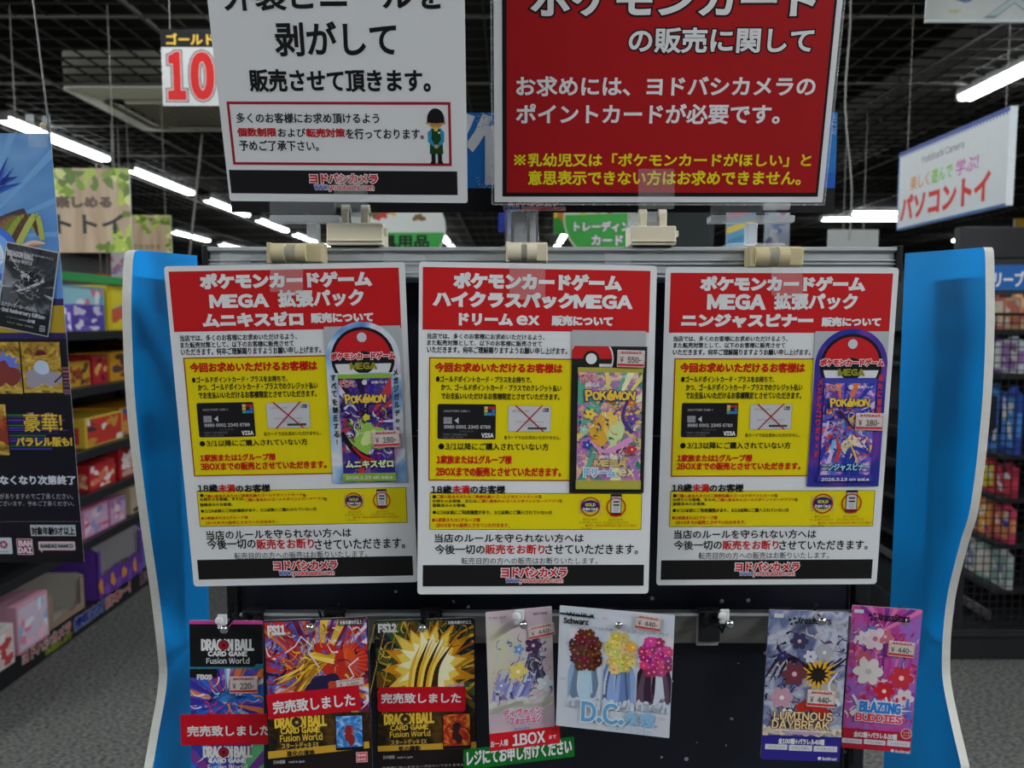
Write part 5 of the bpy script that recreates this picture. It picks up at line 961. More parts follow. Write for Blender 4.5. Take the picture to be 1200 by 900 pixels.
# --- narrow booster card on the far left
d, t, W, H = card_base('fb09', 'booster_card', 'narrow hanging card with black header priced 220, leftmost on the hook bar', 2, r=.5, back=(40, 40, 60))
P = Print(); P.rect((0, 3.3, W, d['teal'][1]), 1, (22, 22, 26)); P.rect((0, 0, W, 3.3), 2, (206, 60, 150)); P.rect((0, d['teal'][1], W, d['teal'][3]), 2, (30, 130, 140)); P.poly(d['teal2'], 2, (30, 130, 140)); hd = P.build('header_panel', t)
P = Print()
for it in d['logo']: P.text(it, 2)
ball_logo(P, d['logo'][0], 2, False); P.build('header_logo', hd)
P = Print(); b = (0, d['teal'][3], W, H + 0); cx, cy = W * .5, d['art'][1] + (d['art'][3] - d['art'][1]) * .75
P.rect(b, 1, art('art_cobalt', [(.25, (24, 40, 120)), (.42, (40, 90, 200)), (.55, (150, 60, 150)), (.68, (190, 214, 236)), (.8, (30, 40, 110))], 60, distort=2))
burst(P, b, cx, cy, [(40, 110, 220), (226, 236, 250), (180, 50, 110), (60, 50, 160), (230, 120, 60), (120, 190, 240)], 40, 2, 11, 4)
spikes(P, b, cx, cy, 9, 21, 15, 4, (30, 70, 160), 3, 1.1, 190, 350); spikes(P, b, cx, cy, 6, 15, 13, 5, (60, 130, 210), 4, 1.1, 190, 350); 
burst(P, (0, d['strip'][3][1], W, H), cx, H * .9, [(60, 60, 160), (214, 210, 226), (100, 190, 130), (120, 60, 150)], 22, 4, 5, 6)
spikes(P, (0, d['strip'][3][1], W, H), cx, H, 12, 26, 14, 6, (196, 196, 206), 8, .8, 180, 360)
clutter(P, b, (2, d['teal'][3] + 6, W - 2, H), [(226, 236, 250), (40, 110, 220), (200, 60, 120), (80, 180, 220), (40, 30, 90), (236, 150, 70)], 130, 15, 3.5, 2, 7)
pa = P.build('burst_art', t)
P = Print(); P.rect((0, d['teal'][3], 25, d['teal'][3] + 8.5), 9, (22, 22, 26)); P.text(d['code'], 10); P.build('code_lettering', pa); P = Print()
for it in d['logo2']: P.text(it, 10)
ball_logo(P, d['logo2'][0], 10, False); P.build('logo_lettering', pa)
sticker(t, d['sticker'], '220', 13, R(1))
strip(t, d['strip'], d['stript'])
# --- two starter deck cards
def deck(key, label, stops, bg, rays, build_art, seed):
    d, t, W, H = card_base(key, 'deck_card', label, 10, r=3, back=(26, 24, 26))
    g = d['gold']; gy = g[0][1]; b = (1.2, 1.5, W - 1.2, gy)
    P = Print(); P.rect(b, 1, art(bg, stops, 45, distort=2.0)); burst(P, b, W * .5, H * .36, rays, 46, 2, seed, 8); build_art(P, b, W, H)
    lv = d['logo'][0][3] - 6
    P.poly([(1.2, lv + 2), (W * .4, lv - 1), (W - 1.2, lv), (W - 1.2, gy), (1.2, gy)], 8, art('logo_shade', [(.3, (22, 18, 18)), (.5, (44, 32, 20)), (.72, (96, 68, 24))], 60)); ap = P.build('burst_art', t)
    P = Print(); P.text(d['code'], 12); P.build('code_lettering', ap); P = Print()
    P.rect((d['age'][2] - d['age'][4] / 2 - 1, d['age'][3] - d['age'][5] / 2 - .7, d['age'][2] + d['age'][4] / 2 + 1, d['age'][3] + d['age'][5] / 2 + .7), 11, (40, 36, 40)); P.text(d['age'], 12); P.build('age_label', ap); P = Print()
    for it in d['logo']: P.text(it, 12)
    ball_logo(P, d['logo'][0], 12, True); P.build('logo_lettering', ap)
    P = Print(); P.rect((1, gy, W - 1, H - 1), 1, (34, 24, 26)); P.poly(g, 10, (206, 162, 50)); P.text(d['goldt'], 11)
    for it in d['foot']: P.text(it, 11, res=1)
    ft = P.build('footer_panel', t)
    s = d['sq']; P = Print(); P.rect(s, 11, (214, 60, 80), .8); P.frame(s, .5, 12, (230, 200, 206)); cu = (s[0] + s[2]) / 2; cv = (s[1] + s[3]) / 2; hs_ = s[3] - s[1]
    P.put('BAN', cu, cv - hs_ * .2, (s[2] - s[0]) * .72, hs_ * .26, 'W', .05, 12); P.put('DAI', cu, cv + hs_ * .2, (s[2] - s[0]) * .72, hs_ * .26, 'W', .05, 12); P.build('maker_logo', ft)
    i = d['inset']; P = Print(); P.rect(i, 12, (24, 24, 30), 1.2); bb = (i[0] + .8, i[1] + .8, i[2] - .8, i[3] - 3)
    if key == 'fs11': P.rect(bb, 13, art('inset_blue', [(.3, (20, 60, 150)), (.5, (60, 140, 220)), (.7, (200, 226, 240))], 90)); spikes(P, bb, (bb[0] + bb[2]) / 2, (bb[1] + bb[3]) / 2, 3, 8, 9, 14, (190, 70, 40), 3); blob(P, bb, (bb[0] + bb[2]) / 2, (bb[1] + bb[3]) / 2 + 4, 4, 9, 15, (150, 40, 40), 2, .25)
    else: P.rect(bb, 13, art('inset_fire', [(.3, (90, 10, 16)), (.5, (200, 60, 30)), (.7, (240, 180, 60))], 90)); spikes(P, bb, (bb[0] + bb[2]) / 2, (bb[1] + bb[3]) / 2 - 4, 3, 8, 11, 14, (36, 24, 30), 3); blob(P, bb, (bb[0] + bb[2]) / 2, (bb[1] + bb[3]) / 2 + 5, 4.5, 8, 15, (60, 30, 34), 2, .25)
    P.build('inset_card', t)
    sticker(t, d['sticker'], '1,320', 13, R(4))
    strip(t, d['strip'], d['stript'], r=.8 if key == 'fs11' else 3)
    return t
def art11(P, b, W, H):
    clutter(P, b, (2, 4, W - 2, H * .62), [(236, 190, 60), (206, 50, 40), (240, 226, 236), (70, 110, 210), (110, 30, 70), (240, 120, 50), (40, 20, 50)], 150, 5, 3, 3, 9)
    gold = [(230, 180, 50), (250, 214, 100), (180, 120, 24), (120, 76, 20)]
    rd = random.Random(5); cx, cy = W * .62, H * .28
    blob(P, b, cx + 14, cy, 20, 26, 3.5, (196, 44, 36), 3, .3); spikes(P, b, cx + 10, cy - 2, 12, 34, 15, 3.6, (226, 84, 40), 6, 1.0, -80, 80)
    for i in range(26):
        f = i / 25; a = R(150 + 110 * f); ex, ey = cx - 6 + 46 * math.cos(a) * rd.uniform(.6, 1.05), cy + 16 - 12 * f + 34 * math.sin(-a + 3.3) * .5 + rd.uniform(-4, 30) * (1 - f)
        wave(P, b, [(cx + 4, cy - 10 + 8 * f), (cx - 16, cy - 10 + 18 * (1 - f) + rd.uniform(-4, 4)), (ex, ey)], 5.0, .4, 4 + i * .06, gold[i % 4])
    blob(P, b, cx - 2, cy + 20, 16, 12, 6, (38, 34, 70), 8, .25); blob(P, b, cx + 8, cy + 24, 12, 10, 6.2, (196, 76, 40), 9, .25)
    for pts in ([(W * .35, H * .1), (W * .45, H * .16), (W * .42, H * .2), (W * .52, H * .3)], [(W * .9, H * .25), (W * .8, H * .3), (W * .85, H * .36), (W * .7, H * .42)], [(W * .2, H * .2), (W * .3, H * .16), (W * .36, H * .1)]): P.line(pts, 1.1, 7, (236, 226, 250))
def art12(P, b, W, H):
    clutter(P, b, (2, 4, W - 2, H * .75), [(206, 150, 40), (40, 70, 50), (30, 26, 40), (240, 200, 80), (120, 80, 20), (80, 110, 60)], 150, 5, 3, 3, 10)
    cx, cy = W * .52, H * .30
    for i in range(7): P.line([(W * (-.1 + .11 * i), H * .02), (W * (.0 + .12 * i) - 30, H * .5)], .8, 3.2, (206, 170, 60))
    for i in range(8): wave(P, b, [(W, H * (.05 + .05 * i)), (W * .8, H * (.12 + .05 * i)), (W * .62, H * (.34 + .03 * i))], 2.6, .3, 3.3, [(226, 150, 30), (240, 190, 60), (170, 90, 20)][i % 3])
    spikes(P, b, cx, cy, 27, 44, 17, 4, (226, 150, 24), 2, 1.25); spikes(P, b, cx, cy, 24, 38, 17, 4.4, (246, 214, 90), 3, 1.25); spikes(P, b, cx + 3, cy - 4, 18, 30, 15, 4.8, (250, 244, 200), 4, 1.2)
    for i in range(9):
        f = i / 8; wave(P, b, [(cx - 16 + 22 * f, cy + 24 - 4 * f), (cx - 14 + 24 * f, cy - 2), (cx - 6 + 30 * f, cy - 30 + 14 * abs(f - .5))], 7, .4, 5 + i * .08, [(230, 176, 40), (250, 216, 96), (60, 40, 20)][i % 3])
    blob(P, b, cx - 4, cy + 28, 18, 10, 6, (70, 44, 26), 3, .25); blob(P, b, cx + 12, cy + 30, 10, 6, 6.2, (50, 70, 150), 5, .2)
deck('fs11', 'hanging deck card with red blue and gold burst and a square red sold-out strip', [(.25, (60, 20, 60)), (.42, (170, 40, 50)), (.55, (60, 90, 190)), (.7, (226, 200, 220))], 'art_red_burst', [(226, 216, 236), (196, 50, 50), (70, 110, 210), (120, 30, 70), (240, 190, 70), (60, 30, 60), (230, 110, 50)], art11, 21)
deck('fs12', 'hanging deck card with golden aura on dark green and a rounded red sold-out strip', [(.25, (20, 40, 34)), (.42, (40, 80, 50)), (.55, (120, 90, 24)), (.7, (30, 34, 60))], 'art_green_gold', [(30, 60, 46), (200, 150, 40), (40, 40, 60), (110, 80, 20), (60, 100, 60), (24, 26, 40)], art12, 33)
# --- pink booster card with the strips
d, t, W, H = card_base('purple', 'booster_card', 'pale pink hanging card with red and green strips stuck over its lower end', 0, r=.8)
P = Print(); b = (.3, .3, W - .3, H - .3)
P.rect(b, 1, art('art_pink', [(.3, (196, 170, 188)), (.5, (206, 190, 196)), (.7, (206, 206, 176))], 14, distort=.4, detail=1))
for i in range(9): wave(P, b, [(W * .78, H * (.22 + .03 * i)), (W * (.62 + .02 * i), H * .42), (W * (.5 + .05 * i), H * .62)], 5, 2, 2 + i * .05, [(60, 44, 70), (90, 100, 116), (50, 60, 80)][i % 3])
for i in range(10): wave(P, b, [(W * (.1 + .05 * i), H * .72), (W * (.12 + .06 * i), H * .6), (W * (.2 + .06 * i), H * .5)], 6, 1, 3 + i * .05, [(140, 140, 200), (190, 200, 222), (110, 110, 180)][i % 3])
for u, v, r, c, cc in ((.46, .5, 9, (226, 206, 110), (246, 236, 190)), (.7, .3, 8, (70, 44, 80), (206, 180, 200)), (.48, .32, 5, (110, 150, 200), (226, 230, 240)), (.86, .62, 8, (206, 216, 222), (236, 240, 240)), (.2, .6, 6, (150, 150, 206), (230, 230, 240))): flower(P, b, W * u, H * v, r, 5, c, cc)
for i in range(12): blob(P, b, W * (.06 + .08 * i), H * .78 + 3 * math.sin(i), 7, 5, 6, (214, 214, 206), i, .2)
clutter(P, b, (W * .1, H * .25, W * .95, H * .78), [(60, 50, 76), (110, 110, 176), (190, 200, 222), (130, 120, 140), (206, 200, 190), (90, 110, 130), (206, 170, 190)], 110, 6, 4, 1.5, 5)
ap = P.build('floral_art', t)
P = Print()
for kk in ('tag', 'tag2'): P.text(d[kk], 12)
P.build('top_lettering', ap); P = Print()
for kk in ('holo', 't1', 't2', 'small'): P.text(d[kk], 12)
P.build('title_lettering', ap)
sticker(t, qbox(d['sticker']), '440', 15, R(7))
strip(t, d['red'], None, (206, 24, 34), .3, 18, 'quantity_strip', [d['r1'], d['r2'], d['r3']]); strip(t, d['green'], None, (10, 110, 34), .3, 14, 'counter_strip', [d['g']])
# --- wide pale blue card
d, t, W, H = card_base('dc', 'booster_card', 'wide pale blue hanging card with three flower panels, priced 440', 0, r=.8, back=(206, 212, 224))
P = Print()
for (px, fc, lc) in ((d['p1'], [((110, 54, 44), (160, 90, 70)), ((96, 46, 40), (190, 130, 110))], (150, 180, 216)), (d['p2'], [((220, 196, 96), (250, 236, 170)), ((232, 210, 130), (190, 150, 70))], (110, 136, 190)), (d['p3'], [((206, 60, 140), (246, 150, 190)), ((170, 40, 110), (240, 190, 210))], (60, 40, 60))):
    P.rect(px, 1, art('panel_pale', [(.3, (190, 206, 226)), (.5, (214, 222, 234)), (.7, (226, 216, 226))], 30, distort=.5, detail=1))
    x0, y0, x1, y1 = px; w, h = x1 - x0, y1 - y0; rd = random.Random(int(x0))
    for i in range(46):
        f = rd.random(); wave(P, px, [(x0 + w * (.5 + 1.0 * (f - .5)), y0 + h * rd.uniform(.8, 1)), (x0 + w * (.5 + 1.1 * (f - .5)), y0 + h * rd.uniform(.6, .8)), (x0 + w * (.5 + .7 * (f - .5)), y0 + h * .36)], 9, 2, 2 + i * .02, [lc, tuple(min(235, c + 36) for c in lc), tuple(int(c * .75) for c in lc), (206, 214, 230)][i % 4])
    for i in range(30):
        a = i * 2.4; rr = (i / 30) ** .5; f, cc = fc[i % 2]; f = tuple(max(0, min(245, c + rd.randint(-24, 24))) for c in f)
        flower(P, px, x0 + w * (.5 + .46 * rr * math.cos(a)), y0 + h * (.27 + .24 * rr * math.sin(a)), w * rd.uniform(.10, .19), 4 + i * .12, f, cc, 6, a)
    for i in range(8): blob(P, px, x0 + w * (i + .5) / 8, y1 - 2, w * .12, h * .1, 8, (206, 216, 232), i, .2)
for u, v in ((.4, .07), (.05, .6), (.09, .3), (.93, .85), (.86, .05)): blob(P, (0, 0, W, H), W * u, H * v, 2.6, 1.5, 2, (206, 190, 214), 3, .1)
ap = P.build('flower_panels', t)
P = Print()
for it in d['ws']: P.text(it, 12)
ws = d['ws'][1]; P.line([(ws[2] - 15, ws[3] - 6), (ws[2] + 16, ws[3] - 5)], 1.6, 11, (30, 34, 46)); spikes(P, (0, 0, W, H), ws[2] + 14, ws[3] - 6, 1, 4, 4, 12, (26, 26, 34), 2)
for it in d['sm']: P.text(it, 12, res=1)
P.build('top_lettering', ap); P = Print(); P.text(d['D'], 12, res=4); P.text(d['D2'], 12); P.text(d['s'], 12, res=1); P.build('title_lettering', ap)
sticker(t, d['sticker'], '440', 16, R(-4))
# --- two booster cards on the right
def star_card(key, label, stops, bg, foot, art_fn, tcol):
    d, t, W, H = card_base(key, 'booster_card', label, 0, r=1.2, back=foot)
    fy = d['foot'][1]; b = (.3, .3, W - .3, fy + 1)
    P = Print(); P.rect(b, 1, art(bg, stops, 34, distort=1.5)); art_fn(P, b, W, H, d); ap = P.build('fantasy_art', t)
    P = Print(); P.rect(d['tab'], 12, (206, 206, 214), .4); m_ = d['mark']; cu, cv = (m_[0] + m_[2]) / 2, (m_[1] + m_[3]) / 2
    for i in range(4): a = i * math.pi / 2 + .5; P.poly([(cu + 1.2 * math.cos(a), cv + 1.2 * math.sin(a)), (cu + 4.4 * math.cos(a + .35), cv + 4.2 * math.sin(a + .35)), (cu + 4.2 * math.cos(a - .5), cv + 4.2 * math.sin(a - .5))], 12, (24, 22, 30))
    P.text(d['logo'], 12); P.build('top_lettering', ap); P = Print()
    for it in d['t']: P.text(it, 12)
    if key == 'xs1': P.rect(d['sub'], 12, (190, 160, 190), 1.2); P.line([(d['sub'][0] - 14, d['sub'][1] - 1), (d['sub'][2] + 14, d['sub'][1])], 1, 11, (236, 226, 226))
    P.build('title_lettering', ap)
    P = Print(); P.rect((.3, fy + (4 if key == 'xs1' else 1), W - .3, H - .3), 10, foot); P.text(d['cnt'], 12)
    for q in d['boxes']: P.rect(q, 12, (214, 214, 222), .3)
    for q, s in zip(d['boxes'], ('スターターパック', 'パラレル封入', 'ブースターパック')): P.put(s, (q[0] + q[2]) / 2, (q[1] + q[3]) / 2, (q[2] - q[0]) * .75, (q[3] - q[1]) * .5, 'K', 0, 13, color=(60, 60, 80))
    P.text(d['co'], 12); P.disc(d['co'][2] - d['co'][4] / 2 - 2.6, d['co'][3], 1.6, 12, (226, 226, 230), 16)
    if 'rnd' in d: u, v, r = d['rnd']; P.disc(u, v, r, 12, (190, 40, 60)); P.ring(u, v, r * .85, r, 13, (226, 200, 206)); P.put('その他', u, v - r * .25, r * 1.2, r * .4, 'W', 0, 14); P.put('パック', u, v + r * .3, r * 1.2, r * .4, 'W', 0, 14)
    P.build('footer_panel', t)
    sticker(t, d['sticker'], '440', 16, R(-2))
    return t
def artx1(P, b, W, H, d):
    clutter(P, b, (0, H * .15, W, H * .75), [(40, 34, 56), (80, 70, 110), (170, 160, 180), (120, 60, 80), (206, 190, 190), (60, 56, 100), (30, 26, 36)], 130, 4, 1.5, 2, 6)
    spikes(P, b, W * .66, H * .42, 9, 21, 15, 3, (226, 170, 40), 3); spikes(P, b, W * .66, H * .42, 6, 14, 13, 3.3, (40, 30, 30), 4)
    for i in range(12): wave(P, b, [(W * .5, H * .38), (W * (.2 + .05 * i), H * (.3 + .01 * i)), (W * (-.05 + .1 * i), H * (.5 - .02 * i))], 7, .5, 2 + i * .05, [(34, 28, 46), (60, 50, 76), (24, 22, 32)][i % 3])
    for u, v, r, c, cc in ((.4, .2, 8, (60, 54, 90), (206, 180, 180)), (.72, .27, 8, (170, 170, 180), (226, 226, 230)), (.36, .42, 11, (110, 54, 66), (226, 180, 186)), (.22, .58, 10, (196, 150, 170), (236, 220, 226)), (.8, .55, 11, (176, 168, 160), (226, 214, 206)), (.2, .3, 5, (50, 46, 100), (120, 110, 170)), (.55, .3, 6, (206, 206, 216), (90, 120, 190)), (.3, .7, 7, (226, 220, 226), (170, 120, 150))): flower(P, b, W * u, H * v, r, 5, c, cc, 6)
    wave(P, b, [(W * .42, H * .66), (W * .6, H * .62), (W * .8, H * .7)], 9, 12, 7, (190, 44, 34)); wave(P, b, [(W * .9, H * .4), (W * .8, H * .5), (W * .95, H * .62)], 1, 4, 7, (220, 220, 226))
    for i in range(10): blob(P, b, W * i / 9, H * .80, 6, 4, 8, (222, 206, 186), i, .25)
def artx2(P, b, W, H, d):
    clutter(P, b, (0, H * .1, W, H * .75), [(206, 60, 130), (230, 180, 206), (190, 40, 70), (226, 214, 220), (120, 60, 160), (236, 130, 150), (150, 40, 110)], 130, 8, 2.6, 2, 6)
    for i in range(9): wave(P, b, [(W * (i / 8), 0), (W * (.9 - i / 10), H * .35), (W * (.2 + i / 12), H * .8)], 4, 1, 2 + i * .05, [(190, 60, 150), (120, 50, 140), (226, 120, 180)][i % 3])
    for u, v, r, c, cc in ((.36, .22, 11, (226, 206, 216), (206, 110, 130)), (.2, .22, 7, (230, 220, 224), (226, 190, 200)), (.5, .2, 7, (206, 110, 130), (230, 190, 200)), (.3, .45, 13, (226, 218, 216), (200, 186, 190)), (.22, .36, 8, (196, 90, 110), (236, 200, 210)), (.78, .48, 11, (206, 50, 70), (240, 200, 190)), (.55, .58, 9, (206, 36, 50), (236, 220, 220)), (.84, .62, 9, (226, 206, 214), (206, 60, 80)), (.3, .16, 4, (90, 140, 220), (226, 230, 240))): flower(P, b, W * u, H * v, r, 5, c, cc, 6)
    for i in range(6): wave(P, b, [(W * (.1 + .16 * i), H * .62), (W * (.2 + .14 * i), H * .7), (W * (.1 + .17 * i), H * .76)], 2, 5, 6.5, [(226, 226, 236), (196, 40, 70), (70, 120, 210)][i % 3])
    spikes(P, b, W * .55, H * .72, 15, 25, 18, 7, (226, 226, 240), 3, .5); spikes(P, b, W * .55, H * .73, 12, 20, 16, 7.4, (90, 60, 140), 5, .5)
star_card('xs1', 'navy and gold fantasy booster card hanging left of the magenta one', [(.25, (50, 56, 90)), (.45, (110, 120, 160)), (.6, (190, 194, 210)), (.75, (60, 60, 90))], 'art_dusk', (50, 40, 140), artx1, None)
star_card('xs2', 'magenta and red fantasy booster card hanging rightmost on the hook bar', [(.25, (140, 40, 120)), (.45, (196, 80, 160)), (.6, (150, 110, 200)), (.75, (206, 60, 110))], 'art_magenta', (184, 30, 56), artx2, None)

# ================================================================== HANGING POSTER ON THE LEFT
d = D['poster']
PW, PH = 364, 515
t = thing('hanging_poster', 'tall hanging poster with blue sky top, gold band and black lower half at the left', 'poster', d['pose'][:3], d['pose'][3:])
P = Print(); P.slab(0, 0, PW, PH, .6, ink((26, 24, 28)), M_EDGE, None, .5); P.build('sheet', t)
y1, y2 = d['y1'][1], d['y2'][1]
P = Print(); b = (0, 0, PW, y1)
P.rect(b, 1, art('poster_sky', [(.3, (40, 90, 170)), (.45, (80, 140, 206)), (.6, (120, 170, 222)), (.75, (60, 120, 200))], 6, distort=.8, detail=2))
rd = random.Random(2)
for i in range(9): P.poly(clip([(PW * .72, y1 * .62), (PW * .72 + 300 * math.cos(-1.5 + i * .36), y1 * .62 + 300 * math.sin(-1.5 + i * .36)), (PW * .72 + 300 * math.cos(-1.44 + i * .36), y1 * .62 + 300 * math.sin(-1.44 + i * .36))], b) or [(0, 0), (.1, 0), (0, .1)], 1.5 + i * .05, (120, 176, 226))
spikes(P, b, PW * .78, y1 * .42, 28, 62, 13, 2, (36, 70, 170), 4, 1.1, 180, 330); spikes(P, b, PW * .78, y1 * .42, 18, 44, 11, 3, (60, 110, 214), 5, 1.1, 190, 340)
for i in range(7): wave(P, b, [(PW * (.74 + .02 * i), y1 * .70), (PW * (.80 + .022 * i), y1 * (.56 - .012 * i)), (PW * (.90 + .008 * i), y1 * (.46 + .03 * i))], 26 - 3 * i, 6, 3.5 + i * .12, [(70, 60, 70), (110, 72, 64), (150, 100, 84), (120, 130, 50), (156, 170, 60), (96, 60, 56), (186, 196, 96)][i])
for vv, ex in ((.66, .955), (.84, .965)):
    for i in range(4): wave(P, b, [(PW * .80, y1 * (.75 + .02 * i)), (PW * (.87 + .01 * i), y1 * (vv + .03 - .01 * i)), (PW * ex, y1 * vv)], 11 - 2 * i, 2, 5 + i * .1, [(150, 96, 76), (196, 140, 110), (220, 176, 146), (236, 206, 180)][i])
for rr, c in ((34, (70, 120, 226)), (26, (130, 180, 246)), (17, (224, 236, 250))): blob(P, b, PW * .775, y1 * .72, rr, rr, 6 + (34 - rr) * .05, c, 1, .04, 26)
wave(P, b, [(PW * .5, y1 * .77), (PW * .8, y1 * .76), (PW, y1 * .76)], 1.5, .6, 7, (150, 196, 250)); wave(P, b, [(PW * .6, y1), (PW * .8, y1 * .88), (PW * .95, y1 * .97)], 20, 4, 4.5, (190, 206, 226))
P.build('sky_art', t)
P = Print(); P.rect((0, y1, PW, y2), 1, (52, 40, 96)); g = d['gold']; P.rect((0, g[1], PW, g[3]), 2, (190, 156, 40)); P.build('gold_band', t)
P = Print(); x0, v0, x1, v1 = 0, y2, PW, y2 + 120
P.rect((0, y2, PW, PH * .94), 1, (24, 22, 32))
s = d['str_']
for i in range(16): v = s[1] + (s[3] - s[1]) * i / 16; P.rect((s[0] + 24 + rd.uniform(-8, 8), v, PW, v + rd.uniform(.8, 2.4)), 2 + i * .02, [(150, 84, 50), (90, 60, 130), (190, 130, 90), (60, 50, 110)][i % 4])
for i in range(14):
    v = d['t'][0][3] - 10 + i * 3.2; P.rect((d['c3'][2], v, d['c3'][2] + rd.uniform(20, 75), v + rd.uniform(.8, 2.2)), 2 + i * .02, [(50, 120, 50), (70, 60, 160), (110, 60, 160), (40, 44, 100)][i % 4])
dp = P.build('dark_panel', t)
P = Print()
for it in d['t']: P.text(it, 4, res=3 if it[7] else 1)
P.text(['t', 'ごう', d['t'][0][2] - 14, d['t'][0][3] - 11, 8, 2.6, 'W', .03], 4); P.text(['t', 'か', d['t'][0][2] + 8, d['t'][0][3] - 11, 3, 2.6, 'W', .03], 4)
P.line(d['line'][:3], .4, 4, (150, 140, 140)); P.build('panel_lettering', dp)
P = Print(); P.rect(d['ageb'], 4, (206, 206, 206)); P.text(d['age'], 5); P.build('age_label', dp)
P = Print(); q = d['ban']; P.rect(q, 4, (226, 200, 204), 1.5); P.rect((q[0] + .9, q[1] + .9, q[2] - .9, q[3] - .9), 5, (190, 30, 50), 1)
for it in d['bt']: P.text(it, 6)
P.build('maker_logo', dp)
P = Print(); q = d['bn']; P.rect(q, 4, (200, 50, 60), 2); P.rect((q[0] + .6, q[1] + .6, q[2] - .6, q[3] - .6), 5, (226, 206, 206), 1.6); P.rect((q[0] + 1.2, q[1] + 1.2, q[2] - 1.2, q[3] - 1.2), 6, (214, 206, 206), 1.4); P.poly([(q[0] + 1, q[3] - 2), (q[0] + 4, q[3] + 3), (q[0] + 6, q[3] - .5)], 4, (214, 150, 150)); P.text(d['bnt'], 7); P.build('group_logo', dp)
P = Print(); q = d['st']; P.rect(q, 4, (214, 214, 216), 1); cu, cv = (q[0] + q[2]) / 2, q[1] + (q[3] - q[1]) * .42
P.ring(cu, cv, 3.6, 5, 5, (196, 50, 60), 20)
for i in range(5): P.disc(cu + 3.2 * math.cos(i * 1.257), cv + 3.2 * math.sin(i * 1.257), 1.5, 6, [(196, 50, 60), (60, 80, 150)][i % 2], 12)
P.put('玩具安全基準', cu, q[3] - 3, 11, 1.8, 'K', 0, 5); P.build('safety_mark', dp)
for nm, q, kind in (('sample_card', d['c1'], 0), ('sample_card', d['c2'], 1), ('sample_card', d['c3'], 2)):
    P = Print(); P.rect(q, 3, (30, 26, 22), 1.6); bb = (q[0] + .8, q[1] + .8, q[2] - .8, q[3] - 5); P.rect(bb, 4, art('card_gold', [(.3, (110, 80, 24)), (.5, (196, 150, 50)), (.68, (236, 206, 110))], 50, distort=2))
    cu, cv = (q[0] + q[2]) / 2 + (8 if kind == 0 else 0), (bb[1] + bb[3]) / 2
    if kind == 0: spikes(P, bb, cu, cv, 14, 24, 14, 5, (110, 130, 226), 2); blob(P, bb, cu, cv + 8, 14, 18, 6, (140, 60, 56), 4, .25)
    elif kind == 1: spikes(P, bb, cu, cv - 14, 6, 15, 11, 5, (110, 30, 40), 3, 1, 180, 360); blob(P, bb, cu, cv + 12, 18, 14, 5.5, (170, 160, 170), 4, .25); blob(P, bb, cu, cv, 9, 9, 6, (206, 216, 232), 1, .05); wave(P, bb, [(cu + 14, cv + 18), (cu + 24, cv + 8), (cu + 20, cv + 2)], 2, 1.4, 6, (70, 30, 30))
    else: blob(P, bb, q[2] - 6, cv, 12, 20, 5, (150, 60, 40), 3, .3); spikes(P, bb, q[2] - 10, cv - 8, 4, 14, 9, 5.5, (190, 90, 50), 4)
    wave(P, bb, [(bb[0], bb[3]), (cu, bb[3] - 5), (bb[2], bb[3] - 1)], 3, 4, 7, (206, 176, 80)); P.build(nm, t)
# small black and white flyer stuck on the poster
q = d['flyer']; ang = qang(q); cu = sum(p[0] for p in q) / 4; cv = sum(p[1] for p in q) / 4
w = math.hypot(q[1][0] - q[0][0], q[1][1] - q[0][1]); h = math.hypot(q[3][0] - q[0][0], q[3][1] - q[0][1])
fl = Print(); fl.slab(-w / 2, -h / 2, w / 2, h / 2, .3, ink((206, 206, 206)), M_EDGE, None, .5); bb = (-w / 2 + 1.2, -h / 2 + 1.2, w / 2 - 1.2, h / 2 - 1.2)
fl.rect(bb, 1, art('flyer_grey', [(.3, (26, 26, 28)), (.5, (60, 62, 66)), (.66, (150, 152, 156))], 30, distort=1.2, detail=2))
burst(fl, bb, 2, -2, [(30, 30, 32), (120, 122, 124), (190, 192, 194), (70, 70, 72)], 22, 2, 6, 14, .6); spikes(fl, bb, 2, -12, 8, 16, 13, 3, (24, 24, 26), 7); blob(fl, bb, 2, 4, 13, 14, 3.5, (56, 56, 60), 3, .3); wave(fl, bb, [(-20, 8), (0, -2), (18, -14)], 1, 4, 4, (206, 206, 208)); clutter(fl, bb, (-18, -24, 18, 12), [(210, 210, 212), (30, 30, 32), (120, 122, 124)], 60, 3, 4, 1.5, 5)
fl.rect((bb[0] + 2, 2, bb[0] + 18, 25), 4, (90, 92, 96), .6); fl.rect((bb[0], h * .24, bb[2], bb[3]), 5, (28, 28, 30))
fl.put('DRAGON BALL', -w * .2, -h * .38, w * .5, h * .07, 'W2', .06, 6); fl.put('Fusion World', -w * .18, -h * .31, w * .42, h * .05, 'W2', .03, 6); fl.put('対象年齢9才以上', w * .22, -h * .41, w * .4, h * .025, 'W2', 0, 6)
fl.put('エナジーマーカーパック', -w * .14, h * .215, w * .62, h * .05, 'W2', .03, 6); fl.put('-2nd Anniversary Edition-', -w * .02, h * .285, w * .86, h * .065, 'W2', .04, 6); fl.put('全5種', w * .15, h * .355, w * .14, h * .04, 'W2', .04, 6)
fl.put('ブースターパック全商品共通', -w * .12, h * .36, w * .4, h * .02, 'W2', 0, 6); fl.put('1パック  非売品  日本語版', -w * .05, h * .42, w * .5, h * .02, 'W2', 0, 6); fl.rect((w * .32, h * .38, w * .42, h * .45), 6, (200, 200, 202)); fl.put('BAN', w * .37, h * .40, w * .08, h * .025, 'K', .05, 7); fl.put('DAI', w * .37, h * .43, w * .08, h * .025, 'K', .05, 7)
fo = fl.build('small_flyer', t); fo.location = (cu / 1000, -cv / 1000, 12 * LAYER); fo.rotation_euler = (0, 0, ang)
